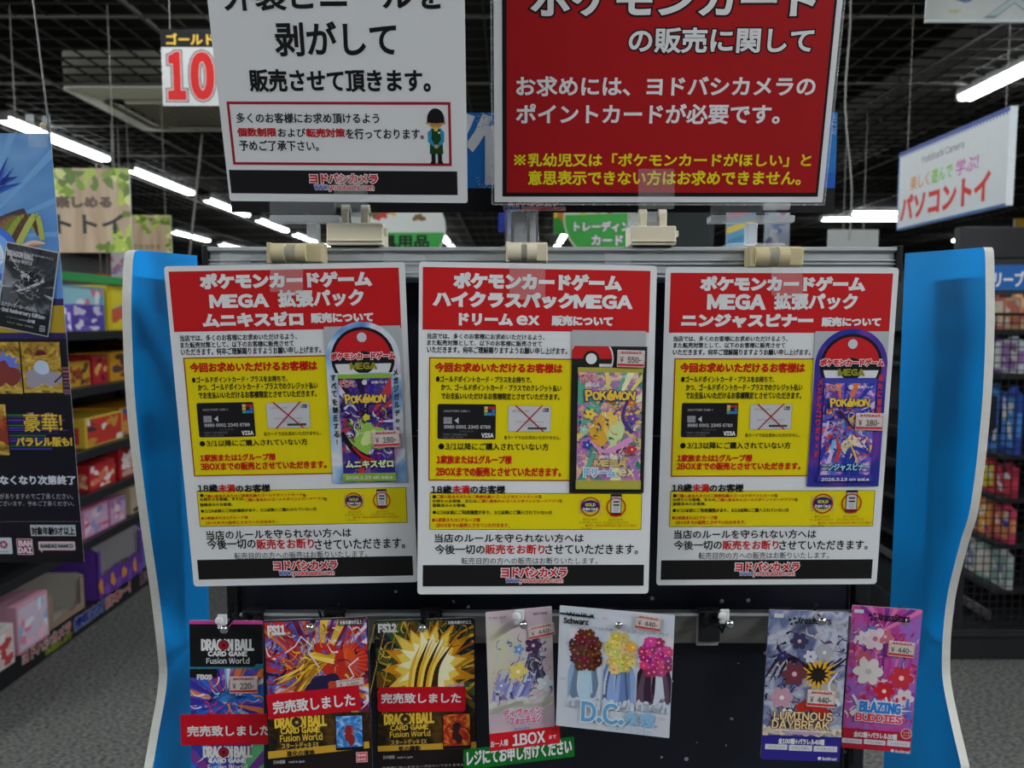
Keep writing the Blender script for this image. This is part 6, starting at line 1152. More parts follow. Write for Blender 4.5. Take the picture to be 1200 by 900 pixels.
# clear clip and wire
c0 = at(46, 147, .90)
t = thing('hanging_clip', 'small clear clip holding the top of the hanging poster, on a thin black wire', 'clip', c0)
q = MB()
for sx, sy in ((-.008, -.004), (.006, .004)): q.box(sx - .0045, sx + .0045, sy - .0015, sy + .0015, -.012, .012, M_ACRYL, .0012); q.box(sx - .003, sx + .003, sy - .004, sy + .004, .004, .008, M_ACRYL, .001)
q.box(-.009, .013, -.0075, -.0065, -.026, -.006, M_FILM, .0004); q.build('clip_jaw', t)
q = MB(); q.ball((.004, 0, 0), .0035, M_BEIGE2, (1, .6, 1)); q.build('spring', t)
q = MB(); wt = at(39, 0, .90) - c0; q.tube([(.010, .002, -.008), (.009, .002, .01), wt, wt + (wt - Vector((.009, .002, .01))) * 3.9], .0012, M_BLACK, 6); q.build('wire', t)

# ================================================================== HANGING SIGNS IN THE BACKGROUND
def wires(t, xs, z0, top, r=.0018):
    q = MB()
    for x in xs: q.cyl((x, 0, z0), (x, 0, top), r, pm('grey_wire', (.25, .24, .22), .5), 6)
    q.build('wire', t)
M_LEAFB = ramp_mat('leafy_print', [(.28, (90, 120, 30)), (.40, (160, 186, 70)), (.47, (206, 216, 140)), (.50, (178, 152, 122)), (.75, (196, 172, 142))], 5, .6, detail=3)
M_TAN = ramp_mat('tan_board', [(.3, (168, 142, 116)), (.5, (182, 158, 130)), (.7, (194, 172, 146))], 3, .3, (8, 1, 1))
M_LEAF = ramp_mat('green_leaves', [(.3, (86, 120, 24)), (.5, (150, 180, 60)), (.7, (206, 214, 130))], 22, .8)
def toy_sign(px0, px1, py0, py1, Y, label, txt):
    a, b2 = at(px0, py1, Y), at(px1, py0, Y); W, H = (b2.x - a.x) * 1000, (b2.z - a.z) * 1000
    t = thing('hanging_sign', label, 'sign', (a.x, Y, b2.z), (R(90), 0, 0))
    P = Print(); P.slab(0, 0, W, H, 6, M_TAN, M_EDGE, None, 1); P.build('board', t)
    P = Print(); rd = random.Random(int(px0))
    for i in range(70):
        fx = rd.random(); e = rd.random()
        u, v = (W * fx, H * (.02 + .26 * e * (1 - .4 * math.sin(fx * 9)))) if i < 44 else ((W * (1 - .12 * e), H * rd.random()) if i < 58 else (W * (.75 + .25 * e), H * (.86 + .14 * rd.random())))
        blob(P, (0, 0, W, H), u, v, W * .055, H * .05, 1 + i * .06, [(120, 150, 36), (170, 192, 76), (206, 214, 130), (90, 116, 30)][i % 4], i, .3, 9, rd.uniform(0, 3))
    P.build('leaf_border', t)
    if txt:
        P = Print(); P.put(txt[0], W * .40, H * .40, W * .90, H * .13, 'WK', .02, 12, color=(110, 84, 66)); P.put(txt[1], W * .45, H * .66, W * .98, H * .23, 'K', .035, 12); P.build('sign_lettering', t)
    else:
        P = Print(); P.put('もりのなかま', W * .4, H * .7, W * .7, H * .12, 'K', .02, 12, color=(130, 100, 84)); P.build('sign_lettering', t)
    wz = (ZG - b2.z) * 1000
    q = MB()
    for u in (W * .12, W * .88): q.cyl((u / 1000, -.0, -.003), (u / 1000, ZG - b2.z, -.003), .002, pm('grey_wire', (.25, .24, .22), .5), 6)
    q.build('wire', t)
toy_sign(8, 151, 197, 296, 3.3, 'tan hanging toy sign with green leaf border behind the poster', ('いつでも楽しめる', 'ソフトトイ'))
toy_sign(148, 200, 252, 305, 4.6, 'smaller tan leaf printed sign behind the left blue panel', None)
# red 10 point sign
Y = 2.6; a, b2 = at(191, 124, Y), at(300, 34, Y); W, H = (b2.x - a.x) * 1000, (b2.z - a.z) * 1000
t = thing('hanging_sign', 'white hanging sign with big red 10 and black header behind the white upper notice', 'sign', (a.x, Y, b2.z), (R(90), 0, R(0)))
P = Print(); P.slab(0, 0, W, H, 4, ink((206, 206, 206)), M_EDGE, None, 1); P.build('board', t)
P = Print(); P.rect((0, 0, W, H * .235), 1, (22, 22, 24)); ho = P.build('header_band', t); P = Print(); P.put('ゴールド', W * .31, H * .13, W * .50, H * .15, 'YG', .03, 2); P.build('header_lettering', ho)
P = Print()
for ch, fx in (('1', .155), ('0', .425), ('%', .78)):
    w_ = W * (.14 if ch == '1' else .20 if ch == '0' else .24); hh_ = H * .56
    for gr, kk_, cc in ((16, 1, (60, 60, 62)), (12, 2, (226, 210, 210)), (9, 3, (206, 34, 32))): P._txt(ch, W * fx, H * .61, w_, hh_, gr, kk_, ink(cc), 0, 0, 4)
P.build('number_print', t)
q = MB()
for u in (W * .1, W * .9): q.cyl((u / 1000, 0, -.002), (u / 1000, ZG - b2.z, -.002), .0015, pm('grey_wire', (.25, .24, .22), .5), 6)
q.build('wire', t)
# white toy sign on the right (seen at an angle)
A, B2 = at(1054, 178, 3.35), at(1184, 126, 2.62)
zt_, zb_ = (A.z + B2.z) / 2, at(1120, 258, 3.0).z
dx = Vector((B2.x - A.x, B2.y - A.y, 0)); W = dx.length * 1000; H = (zt_ - zb_) * 1000
t = thing('hanging_sign', 'white hanging sign with large red katakana at upper right, turned sideways', 'sign', (A.x, A.y, zt_), (R(90), 0, math.atan2(dx.y, dx.x)))
P = Print(); P.slab(0, 0, W, H, 26, ink((206, 210, 212)), ink((190, 196, 200)), None, 1); P.build('board', t)
P = Print(); P.rect((0, 0, W, H * .05), 1, (60, 80, 150)); P.rect((0, H * .975, W, H), 1, (60, 110, 180)); P.rect((0, 0, W * .012, H), 1, (60, 110, 180))
for i in range(40): P.rect((W * i / 40, H * .05, W * (i + .4) / 40, H * .075), 1, (60, 80, 150))
P.build('blue_border', t)
P = Print(); P.put('Yodobashi Camera', W * .45, H * .2, W * .40, H * .09, 'K', .01, 2, color=(90, 90, 110)); 
for s_, f0, f1, c in (('楽しく', .14, .34, (214, 140, 60)), ('遊んで', .36, .56, (120, 190, 60)), ('学ぶ!', .59, .78, (196, 90, 170))): P.put(s_, W * (f0 + f1) / 2, H * .45, W * (f1 - f0), H * .18, 'K', .02, 2, color=c)
P.put('パソコントイ', W * .46, H * .74, W * .84, H * .32, 'K', .05, 2, color=(206, 44, 36)); P.build('sign_lettering', t)
q = MB()
for u in (W * .06, W * .94): q.cyl((u / 1000, 0, -.013), (u / 1000, ZG - zt_, -.013), .0015, pm('grey_wire', (.25, .24, .22), .5), 6)
q.build('wire', t)
# silver banner at the top right
a, b2 = at(1084, 26, 1.9), at(1290, -60, 1.9); W, H = (b2.x - a.x) * 1000, (b2.z - a.z) * 1000
t = thing('hanging_banner', 'grey silvery banner cut by the top right edge of the view', 'banner', (a.x, 1.9, b2.z), (R(90), 0, 0))
P = Print(); P.slab(0, 0, W, H, 3, ramp_mat('silver_banner', [(.3, (92, 100, 100)), (.5, (120, 126, 124)), (.7, (146, 150, 146))], 2, .3), M_EDGE, None, 8); P.build('banner_sheet', t)
P = Print(); P.put('X', W * .52, H * .70, W * .36, H * .5, 'K', .02, 2, color=(50, 74, 80)); P.put('X', W * .52, H * .70, W * .32, H * .42, 'K', .0, 4, color=(110, 122, 122)); blob(P, (0, 0, W, H), W * .22, H * .66, W * .05, H * .07, 2, (40, 74, 104), 2, .1); blob(P, (0, 0, W, H), W * .17, H * .85, W * .03, H * .03, 2, (130, 130, 80), 3, .2); P.build('banner_print', t)
q = MB(); q.cyl((0, -H / 1000 + .002, -.002), (W / 1000, -H / 1000 + .002, -.002), .004, M_ALU, 8); q.build('bottom_rod', t)
# wire left of the toy sign, thin rod in the left background
for px0, py0, px1, py1, Y, lab in ((994, 120, 995, 282, 3.0, 'thin pale hanging wire left of the white toy sign'), (236, 165, 222, 300, 5.5, 'thin grey hanging rod between the left row of lamps and the blue panel')):
    a, b2 = at(px1, py1, Y), at(px0, py0, Y)
    t = thing('hanging_wire', lab, 'wire', a)
    q = MB(); dv = b2 - a; dv *= (ZG - a.z) / dv.z; n = 10
    q.tube([dv * (i / n) + Vector((.012 * math.sin(i * .9) * (Y < 4), 0, 0)) for i in range(n + 1)], 0.0032 if Y < 4 else .008, pm('pale_wire', (.24, .235, .22), .5), 6); q.build('wire', t)
# plain white far sign
def far_board(name, px0, px1, py0, py1, Y, col, label, extra=None, disc=False, cat='sign'):
    a, b2 = at(px0, py1, Y), at(px1, py0, Y); W, H = (b2.x - a.x) * 1000, (b2.z - a.z) * 1000
    t = thing(name, label, cat, (a.x, Y, b2.z), (R(90), 0, 0))
    P = Print()
    if disc:
        f = [P.p3(W / 2 + W / 2 * math.cos(R(i * 10)), H / 2 + H / 2 * math.sin(R(i * 10)), 0) for i in range(36)]
        P.prism([(x, y, -.012) for x, y, z in f][::-1], (0, 0, .012), ink(col), M_EDGE)
    else: P.slab(0, 0, W, H, 12, ink(col), M_EDGE, None, 2)
    P.build('board', t)
    if extra: P = Print(); extra(P, W, H); P.build('print', t)
    q = MB()
    for u in (W * .3, W * .7): q.cyl((u / 1000, -.002, -.006), (u / 1000, ZG - b2.z, -.006), .003, pm('grey_wire', (.25, .24, .22), .5), 6)
    q.build('wire', t)
    return t
far_board('hanging_sign', 970, 1030, 269, 300, 5.0, (196, 198, 196), 'plain white far sign hanging just above the right end of the rail')
far_board('hanging_sign', 1187, 1240, 256, 300, 6.0, (190, 150, 50), 'yellow far sign at the right edge above the sleeve header')
def e1(P, W, H):
    P.poly([(W / 2 + W * .485 * math.cos(R(i)), H / 2 + H * .485 * math.sin(R(i))) for i in range(6, 175, 8)], 1, (60, 160, 70))
    for i in range(12): blob(P, (0, 0, W, H), W * (.25 + .5 * ((i * .37) % 1)), H * (.16 + .25 * ((i * .61) % 1)), W * .05, H * .05, 1 + i * .1, [(190, 60, 60), (206, 170, 90), (120, 90, 60)][i % 3], i, .3)
    P.put('玩具用品', W * .5, H * .66, W * .66, H * .16, 'K', .04, 4)
far_board('round_sign', 408, 522, 216, 318, 4.2, (206, 210, 206), 'round white and green far sign behind the left large clip', e1, True)
def e2(P, W, H):
    P.poly([(W / 2 + W * .485 * math.cos(R(i)), H / 2 + H * .485 * math.sin(R(i))) for i in range(-8, 189, 8)], 1, (60, 160, 66))
    for i in range(5): blob(P, (0, 0, W, H), W * (.2 + .15 * i), H * .38, W * .07, H * .07, 2 + i * .1, [(206, 170, 90), (150, 110, 60), (180, 60, 70)][i % 3], i, .2)
    P.put('トレーディング', W * .5, H * .60, W * .76, H * .12, 'WK', .05, 4); P.put('カード', W * .5, H * .76, W * .36, H * .12, 'WK', .05, 4)
far_board('round_sign', 660, 764, 204, 306, 4.4, (206, 200, 190), 'round green trading card sign left of the right large clip', e2, True)
def e3(P, W, H): P.rect((0, H * .5, W, H), 1, (60, 150, 60)); blob(P, (0, 0, W, H), W * .5, H * .4, W * .3, H * .2, 2, (190, 120, 40), 2, .2)
far_board('hanging_sign', 649, 668, 236, 274, 4.9, (226, 190, 40), 'yellow and green far sign beside the round green trading card sign', e3)
far_board('hanging_sign', 584, 600, 240, 272, 4.7, (40, 54, 150), 'small dark blue far sign behind the clear tube holder')
def e4(P, W, H):
    for i in range(6): P.poly(clip([(0, H * (.25 * i - .3)), (W, H * (.25 * i - .5)), (W, H * (.25 * i - .38)), (0, H * (.25 * i - .18))], (0, 0, W, H)) or [(0, 0), (1, 0), (0, 1)], 1 + i * .1, [(226, 200, 60), (70, 140, 190), (206, 120, 140)][i % 3])
far_board('hanging_sign', 851, 886, 240, 300, 3.6, (90, 160, 200), 'striped yellow and blue far card behind the right acrylic holder', e4)
def e5(P, W, H):
    for i in range(14): blob(P, (0, 0, W, H), W * ((i * .37) % 1), H * ((i * .61) % 1), W * .14, H * .1, 1 + i * .1, [(120, 140, 190), (206, 210, 216), (170, 120, 150), (90, 100, 140)][i % 4], i, .3)
far_board('hanging_sign', 896, 926, 246, 300, 3.7, (170, 180, 196), 'pale picture card hanging just right of the striped far card', e5)
# dark monitor like cabinet behind the red notice
a, b2 = at(752, 300, 3.0), at(838, 248, 3.0)
t = thing('black_cabinet', 'tall black cabinet seen under the red notice behind the right large clip', 'cabinet', ((a.x + b2.x) / 2, 3.2, 0))
q = MB(); w = (b2.x - a.x) / 2; q.box(-w, w, -.2, .2, .06, b2.z + .1, pm('black_gloss', (.02, .022, .024), .25), .01); q.build('carcass', t)
q = MB(); q.box(-w + .02, w - .02, -.205, -.199, .12, b2.z + .06, pm('dark_glass', (.03, .035, .036), .1), .004); q.build('door', t); q = MB(); q.box(-w + .02, w - .02, -.18, .18, 0, .06, M_BLACKM); q.build('plinth', t)

# ================================================================== LEFT GONDOLA WITH TOYS
GX = -2.0                                   # plane of the shelf fronts
t = thing('shelf_unit', 'long black gondola shelf unit full of toys along the left aisle', 'shelf', (GX - .25, 4.6, 0))
ox, oy = GX - .25, 4.6
def gb(name, *bx, mat=M_BLACKM, bev=.003):
    q = MB(); q.box(bx[0] - ox, bx[1] - ox, bx[2] - oy, bx[3] - oy, bx[4], bx[5], mat, bev); return q.build(name, t)
LV = {}
gb('back_panel', GX - .52, GX - .48, 2.3, 7.2, 0, 1.60)
gb('kick_base', GX - .48, GX, 2.3, 7.2, 0, .105)
for i, py in enumerate((389, 450, 519, 568, 618)):
    z = CZ - (py - 375.5) * 3.85 / 900; LV[i] = z
    gb('shelf_board', GX - .48, GX + .005, 2.3, 7.2, z - .03, z)
    gb('price_rail', GX + .005, GX + .018, 2.3, 7.2, z - .035, z + .008, mat=pm('rail_dark', (.02, .02, .022), .3))
for y in (2.3, 3.55, 4.8, 6.0, 7.15): gb('upright', GX - .52, GX - .46, y, y + .04, 0, 1.67)
# slogan on the kick base
kx = GX - ox + .001
def kick(txt, p0, p1, z0, z1, col, oc, bold):
    y0, y1 = p0, p1
    K_ = Print(); W = (y1 - y0) * 1000; H = (z1 - z0) * 1000
    K_._txt(txt, W / 2, H / 2, W, H, H * .10, 1, ink(oc), 0, bold * H, 3); K_._txt(txt, W / 2, H / 2, W, H, H * .03, 2, ink(col), 0, bold * H, 3)
    o = K_.build('slogan_lettering', t); o.location = (kx, y0 - oy, z1); o.rotation_euler = (R(90), 0, R(90))
yk = lambda px: -GX * 900 / (600 - px) * .985
kick('ヨドバシカメラ', yk(15), yk(75), .045, .095, (170, 30, 40), (206, 196, 196), .05); kick('お約束します', yk(43), yk(76), .015, .042, (60, 110, 50), (190, 180, 60), .03); kick('接客応対', yk(79), yk(116), .03, .09, (40, 50, 130), (150, 160, 196), .05); kick('日本一!', yk(118), yk(148), .03, .09, (170, 30, 40), (206, 196, 196), .05)
kick('高い品揃え', yk(160), yk(185), .03, .09, (90, 60, 70), (150, 130, 140), .05)
# green sign strip on top
q = MB(); q.box(GX - .06 - ox, GX - .04 - ox, 2.6 - oy, 7.0 - oy, 1.632, 1.672, pm('green_header', (.02, .30, .06), .4), .002); q.build('green_header', t)

def product_box(Y0, Y1, z, h, depth, body, front, label, x=None, pic=None, group=None, txt=None, name='toy_box'):
    """carton standing on a shelf, printed front towards the aisle, printed end towards the viewer"""
    xf = (GX - .07) if x is None else x
    t2 = thing(name, label, 'toy box', (xf - depth / 2, (Y0 + Y1) / 2, z + .001), (0, 0, 0), group)
    L = (Y1 - Y0) / 2
    q = MB(); q.box(-depth / 2, depth / 2, -L, L, 0, h, ink(body, .4), .003); q.build('carton', t2)
    P = Print(); W, H = 2 * L * 1000, h * 1000; b = (W * .05, H * .06, W * .95, H * .94)
    P.rect(b, 1, ink(front)); rd = random.Random(int(Y0 * 997) + int(z * 131)); pc = pic or [(206, 60, 60), (60, 110, 190), (230, 190, 60), (220, 220, 220)]
    n = 12
    for i in range(n): blob(P, b, b[0] + (b[2] - b[0]) * rd.random(), b[1] + (b[3] - b[1]) * rd.random(), W * rd.uniform(.06, .16), H * rd.uniform(.06, .18), 2 + i * .2, pc[i % len(pc)], i, .2)
    o = P.build('front_print', t2); o.location = (depth / 2 + .0006, -L, h); o.rotation_euler = (R(90), 0, R(90))
    P = Print(); W = depth * 1000; b = (W * .06, H * .06, W * .94, H * .94)
    P.rect((W * .12, H * .14, W * .6, H * .36), 1, ink(pc[0])); P.rect((W * .66, H * .3, W * .9, H * .86), 1, ink(pc[1 % len(pc)]))
    for i in range(7): blob(P, b, b[0] + (b[2] - b[0]) * rd.random(), H * rd.uniform(.45, .9), W * .08, H * .09, 2 + i * .2, pc[i % len(pc)], i + 3, .2)
    o = P.build('end_print', t2); o.location = (-depth / 2, -L - .0006, h); o.rotation_euler = (R(90), 0, 0)
    return t2
z = LV[0]
product_box(3.95, 4.75, z, .235, .3, (214, 190, 30), (226, 206, 40), 'long yellow toy display carton on the top left shelf under the green header strip', pic=[(60, 130, 190), (206, 90, 60), (150, 90, 170), (230, 220, 160), (220, 130, 60)])
product_box(3.55, 3.92, z, .22, .26, (120, 180, 200), (150, 200, 210), 'pale blue toy carton on the top left shelf behind the poster edge', pic=[(206, 120, 140), (226, 226, 226), (90, 160, 200)])
product_box(3.50, 3.78, z, .13, .06, (90, 70, 170), (84, 66, 160), 'purple toy carton with white marks on the top left shelf beside the poster', x=GX + .002, pic=[(220, 220, 236), (206, 200, 226), (110, 90, 190)])
z = LV[1]
product_box(3.95, 4.35, z, .15, .3, (206, 150, 30), (214, 150, 30), 'orange yellow toy carton on the second left shelf beside the blue panel edge', pic=[(60, 70, 150), (90, 60, 40), (206, 70, 40)])
product_box(3.78, 3.93, z, .14, .25, (170, 36, 50), (180, 40, 50), 'narrow dark red toy carton on the second left shelf', pic=[(90, 20, 30), (220, 170, 90)])
product_box(3.56, 3.76, z, .12, .25, (190, 140, 40), (200, 150, 40), 'mustard toy carton on the second left shelf behind the poster edge', pic=[(150, 60, 40), (80, 60, 40)])
product_box(4.4, 4.9, z, .19, .3, (190, 120, 30), (210, 150, 40), 'tall orange toy carton farthest along the second left shelf', pic=[(120, 60, 40), (60, 50, 60)])
z = LV[2]
product_box(3.62, 3.98, z, .145, .3, (214, 178, 60), (196, 60, 50), 'yellow toy carton with red and black front on the third left shelf', x=GX - .03, pic=[(60, 56, 66), (206, 60, 50), (226, 226, 220), (206, 150, 60)])
product_box(4.02, 4.6, z, .15, .3, (206, 140, 40), (60, 100, 170), 'blue and orange toy carton behind the yellow one on the third left shelf', pic=[(220, 150, 60), (206, 60, 50), (230, 200, 90)])
z = LV[3]
product_box(3.62, 3.86, z, .125, .16, (190, 40, 50), (196, 46, 54), 'red tray of small snack packs on the fourth left shelf', x=GX - .02, pic=[(230, 190, 150), (220, 120, 90), (236, 220, 220)])
product_box(3.9, 4.4, z, .17, .3, (170, 30, 40), (176, 34, 40), 'tall red toy carton with white figure print on the fourth left shelf', x=GX - .02, pic=[(226, 210, 206), (206, 160, 150), (120, 20, 30)])
z = LV[4]
product_box(3.55, 3.78, z, .14, .16, (206, 120, 160), (206, 170, 200), 'pink and lilac toy carton on the fifth left shelf, nearer one', x=GX - .02, pic=[(206, 80, 100), (150, 150, 206), (226, 206, 216)])
product_box(3.79, 3.95, z, .13, .16, (196, 130, 170), (200, 160, 196), 'pink and lilac toy carton on the fifth left shelf, farther one', x=GX - .02, pic=[(206, 80, 100), (130, 140, 200), (226, 206, 216)])
product_box(4.02, 4.5, z, .15, .3, (186, 170, 140), (190, 174, 146), 'beige toy carton with small black eyes on the fifth left shelf', x=GX - .03, pic=[(206, 196, 170), (60, 50, 44)])
# bottom deck cartons: the open purple display carton and neighbours
z = .105
def tray(Y0, Y1, depth, h, body, inner, label, x, cut=.35, pic=None):
    """open display carton: cut-away front, printed outside"""
    L = (Y1 - Y0) / 2
    t2 = thing('display_carton', label, 'toy box', (x - depth / 2, (Y0 + Y1) / 2, z + .001))
    q = MB(); m_ = ink(body, .4); mi_ = ink(inner, .6); th = .004
    q.box(-depth / 2, depth / 2, -L, L, 0, th, mi_); q.box(-depth / 2, -depth / 2 + th, -L, L, 0, h, m_); q.build('carton', t2)
    for s in (-1, 1):
        q = MB(); pts = [(-depth / 2, 0), (depth / 2, 0), (depth / 2, h * .92), (depth / 2 - .03, h), (-depth / 2, h)]
        q.prism([(u, s * L - (th if s > 0 else 0), v) for u, v in pts], (0, th * .9, 0), m_); q.prism([(u * .99, s * L - s * (th + .0006), v * .98 + .003) for u, v in pts], (0, -s * .0005, 0), mi_); q.build('side_wall', t2)
    q = MB(); n = 14; pr = [(-L, 0), (L, 0), (L, h * .9), (L - .03, h * .92)] + [(L - .035 - (2 * L - .07) * i / n, h * (cut + .04 * math.sin(i * .9))) for i in range(n + 1)] + [(-L + .03, h * .92), (-L, h * .9)]
    q.prism([(depth / 2 - th, u, v) for u, v in pr], (th, 0, 0), m_); q.build('front_wall', t2)
    if pic:
        P = Print(); b = (0, 0, 2 * L * 1000, h * cut * 900)
        for i in range(8): blob(P, b, b[2] * (i + .5) / 8, b[3] * (.4 + .3 * (i % 2)), b[2] * .05, b[3] * .3, 1 + i * .1, pic[i % len(pic)], i, .2)
        o = P.build('front_print', t2); o.location = (depth / 2 + .0008, -L, h * cut * .9); o.rotation_euler = (R(90), 0, R(90))
    return t2
pt = tray(3.58, 4.02, .42, .26, (92, 56, 146), (190, 186, 190), 'open purple display carton on the bottom deck under the poster', GX + .02, .45, [(214, 140, 60), (120, 80, 170)])
P = Print(); P.put('おさかなざんまい', 150, 20, 130, 14, 'K', .02, 1, color=(150, 90, 90)); o = P.build('end_lettering', pt); o.location = (-.21, -.2206, .22); o.rotation_euler = (R(90), 0, 0)
product_box(4.06, 4.6, .105, .26, .3, (110, 90, 160), (90, 160, 170), 'teal and purple toy carton on the bottom deck beside the blue panel', x=GX + .0, pic=[(206, 80, 80), (60, 120, 150), (150, 120, 190), (226, 226, 230)])
tray(3.22, 3.50, .40, .17, (150, 130, 110), (176, 170, 160), 'open low white lined carton on the bottom deck, nearer than the purple one', GX + .0, .2)
product_box(2.98, 3.19, .105, .20, .30, (206, 150, 170), (206, 190, 210), 'pink and white patterned toy carton at the left edge on the bottom deck', x=GX + .02, pic=[(226, 130, 160), (226, 226, 236), (150, 180, 220), (236, 190, 206)])
product_box(2.72, 2.93, .105, .16, .26, (206, 204, 200), (214, 190, 190), 'white toy carton with small red drawings at the lower left corner', x=GX + .04, pic=[(190, 70, 70), (120, 150, 90), (226, 220, 220)])

# white leaflet stand seen over the left shelf
far_board('hanging_sign', 131, 149, 296, 330, 5.2, (206, 196, 206), 'small white picture board right of the green header strip', lambda P, W, H: [blob(P, (0, 0, W, H), W * ((i * .37) % 1), H * (.2 + .6 * ((i * .61) % 1)), W * .2, H * .08, 1 + i * .1, [(190, 120, 140), (120, 150, 200)][i % 2], i, .3) for i in range(7)] and None)
far_board('hanging_sign', 112, 132, 321, 331, 6.2, (170, 24, 34), 'small red far sign low behind the green header strip')

# ================================================================== RIGHT RACK WITH WIRE MESH
RX, RY = 1.80, 3.18
t = thing('wire_rack', 'black wire mesh display rack with blue header along the right aisle', 'rack', (2.3, 3.9, 0))
ox, oy = 2.3, 3.9
def rb(name, *bx, mat=M_BLACKM, bev=.003):
    q = MB(); q.box(bx[0] - ox, bx[1] - ox, bx[2] - oy, bx[3] - oy, bx[4], bx[5], mat, bev); return q.build(name, t)
rb('base', RX + .02, 2.9, RY, 5.4, 0, .13); rb('base_trim', RX + .01, 2.9, RY - .008, RY, .10, .118)
rb('post', RX + .10, RX + .125, RY + .005, RY + .03, .13, 1.47)
rb('post', 2.86, 2.885, RY + .005, RY + .03, .13, 1.47)
q = MB(); zs = .13
mw = .0022; ztop = 1.475; xa, xb = RX + .11, 2.87
for i in range(int((xb - xa) / .033) + 1):
    x = xa + i * .033; q.cyl((x - ox, RY + .018 - oy, zs), (x - ox, RY + .018 - oy, ztop - .004), mw, M_BLACK, 6)
for i in range(int((ztop - zs) / .033) + 1):
    zz = zs + .02 + i * .033
    if zz < ztop: q.cyl((xa - ox, RY + .022 - oy, zz), (xb - ox, RY + .022 - oy, zz), mw, M_BLACK, 6)
q.build('mesh_panel', t)
q = MB(); q.tube([(xa - ox, RY + .02 - oy, .14), (xa - ox, RY + .02 - oy, ztop - .05), (xa + .02 - ox, RY + .02 - oy, ztop - .012), (xa + .06 - ox, RY + .02 - oy, ztop), (xb - ox, RY + .02 - oy, ztop), (xb - ox, RY + .02 - oy, .14)], .006, M_BLACK, 8); q.build('mesh_frame', t)
rb('back_panel', 2.52, 2.55, RY + .06, 5.4, .13, 1.75, mat=pm('rack_back', (.03, .03, .032), .5))
hdz0, hdz1 = CZ - (341 - 375.5) * 3.3 / 900, CZ - (312 - 375.5) * 3.3 / 900
hq = MB(); hq.box(RX + .1 - ox, 2.9 - ox, RY + .10 - oy, RY + .115 - oy, hdz0, hdz1, pm('header_blue', (.02, .13, .42), .4), .002); ho = hq.build('blue_header', t)
P = Print(); hw = 900; P.put('スリーブ', 0, 0, 178, 66, 'W', .03, 1); o = P.build('header_lettering', ho); pc_ = at(1176, 327, RY + .098); o.location = (pc_.x - ox, RY + .0985 - oy, pc_.z); o.rotation_euler = (R(90), 0, 0)
rb('header_light', RX + .1, 2.9, RY + .11, RY + .16, hdz1 + .03, hdz1 + .16)
RZ = [CZ - (py - 375.5) * 3.3 / 900 for py in (386, 437, 532, 583, 637, 692)]
for zz in RZ: rb('shelf_bar', 2.09, 2.5, RY + .06, 5.4, zz - .022, zz + .0)
rb('price_rail', 2.06, 2.075, RY + .05, 5.4, .155, .195, mat=pm('rail_grey', (.10, .09, .10), .4))
kq = Print(); kq._txt('日本一!', 90, 35, 180, 60, 6, 1, ink((206, 196, 196)), 0, 2, 3); kq._txt('日本一!', 90, 35, 180, 60, 1.5, 2, ink((170, 30, 40)), 0, 2, 3); o = kq.build('slogan_lettering', t); o.location = (RX + .019 - ox, RY + .19 - oy, .115); o.rotation_euler = (R(90), 0, R(-90))
# hanging sleeve packs: rows facing the aisle
PACKC = [[(206, 160, 120), (200, 110, 90), (214, 196, 160), (196, 140, 60)], [(196, 200, 206), (150, 110, 170), (206, 206, 206), (120, 100, 90)], [(40, 70, 150), (70, 130, 200), (34, 34, 60), (180, 190, 206)], [(150, 40, 60), (206, 60, 80), (200, 180, 50), (110, 40, 60)], [(190, 60, 90), (206, 130, 90), (220, 150, 60), (70, 70, 150)], [(170, 176, 176), (130, 160, 150), (190, 180, 170), (110, 120, 150)]]
ROWN = [('tan or coral sleeve pack', 'top'), ('white or lilac sleeve pack', 'second'), ('tall blue sleeve pack', 'third'), ('red or yellow sleeve pack', 'fourth'), ('pink or orange sleeve pack', 'fifth'), ('pale grey sleeve pack', 'bottom')]
rd = random.Random(9)
rows = [(RZ[0], .15), (RZ[1], .16), (RZ[2], .30), (RZ[3], .15), (RZ[4], .17), (RZ[5], .17)]
ORD = ['first', 'second', 'third', 'fourth', 'fifth', 'sixth', 'seventh', 'eighth']
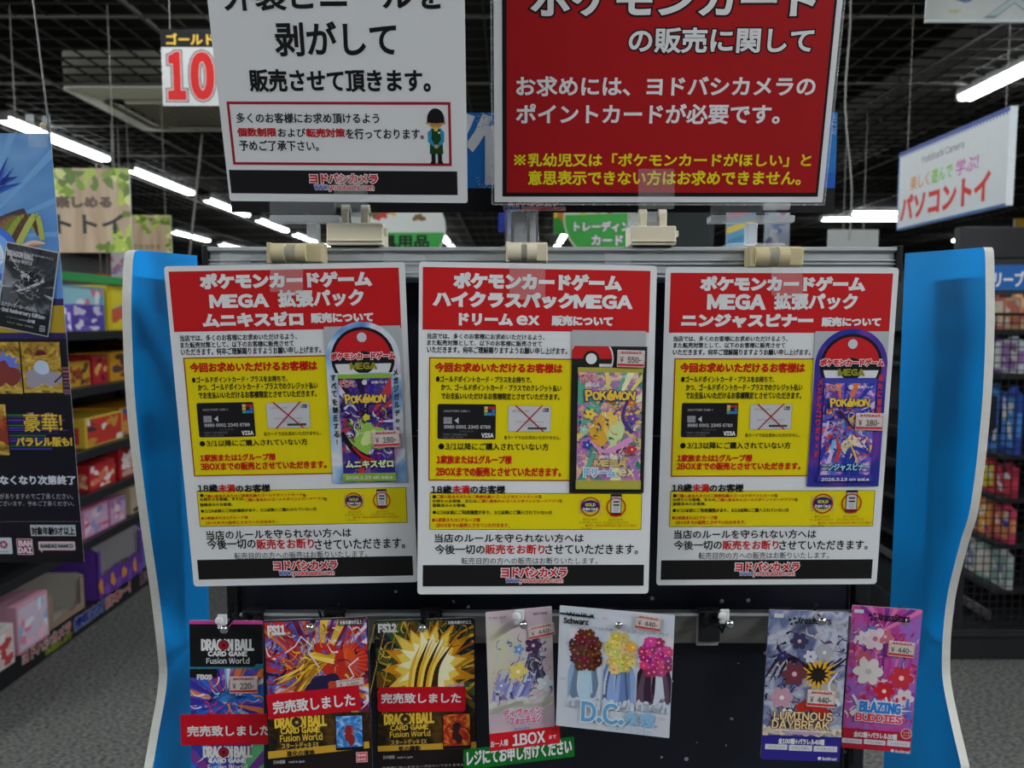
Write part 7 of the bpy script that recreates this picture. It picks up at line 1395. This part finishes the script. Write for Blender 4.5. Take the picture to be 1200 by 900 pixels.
for ri, (zz, hh) in enumerate(rows):
    for ci in range(8):
        y = RY + .10 + ci * .115; c = PACKC[ri][ci % 4]; c2 = PACKC[ri][(ci + 1) % 4]
        kname = 'sleeve_pack'
        t2 = thing(kname, '%s in the %s row behind the mesh, %s from the viewer' % (ROWN[ri][0], ROWN[ri][1], ORD[ci]), 'card sleeve pack', (2.13 + rd.uniform(-.008, .008), y, zz + .001), (0, 0, R(rd.uniform(-4, 4))), 'sleeve packs in the %s row' % ROWN[ri][1])
        q = MB(); w2 = .054
        n = 4
        q.prism([(0, -w2, 0), (0, w2, 0), (0, w2, hh * .86), (0, .012, hh * .9), (0, .012, hh * .98), (0, -.012, hh * .98), (0, -.012, hh * .9), (0, -w2, hh * .86)], (.03, 0, 0), ink(c)); q.build('pouch', t2)
        P = Print(); b = (0, 0, w2 * 1700, hh * 700); P.rect(b, 1, ink(c2))
        for i in range(5): blob(P, b, b[2] * rd.random(), b[3] * rd.random(), b[2] * .2, b[3] * .16, 2 + i * .2, PACKC[ri][(ci + i) % 4] if i % 2 else (206, 200, 200), i, .25)
        o = P.build('front_print', t2); o.location = (-.0006, w2 * .85, hh * .8); o.rotation_euler = (R(90), 0, R(-90))
        # end faces the viewer through the mesh
        P = Print(); b = (0, 0, 30, hh * 860); P.rect((2, b[3] * .3, 28, b[3] * .7), 1, ink(c2)); o = P.build('edge_print', t2); o.location = (0, -w2 - .0006, hh * .86); o.rotation_euler = (R(90), 0, 0)
# bagged goods lying on the rack deck
for i, (x, y, c, lab) in enumerate(((1.93, 3.45, (150, 110, 170), 'lilac bagged pack lying on the deck of the right rack, lower one'), (1.94, 3.52, (206, 206, 210), 'white bagged pack on top of the lilac one on the rack deck'))):
    t2 = thing('bagged_pack', lab, 'pack', (x, y, .131 + i * .052), (0, 0, R(12 - 20 * i)))
    q = MB(); b_ = bmesh.new(); bmesh.ops.create_uvsphere(b_, u_segments=20, v_segments=10, radius=1)
    for v in b_.verts:
        for ax, s in ((0, .08), (1, .14)): v.co[ax] = math.copysign(abs(v.co[ax]) ** .5, v.co[ax]) * s
        v.co.z = v.co.z * .025 + .025
    q.bm(b_, ink(c, .25)); q.build('pouch', t2, smooth=True)
    P = Print(); P.rect((-40, -60, 40, 60), 0, ink((120, 80, 150) if i == 0 else (180, 170, 190))); o = P.build('print_label', t2); o.location = (0, 0, .0502)
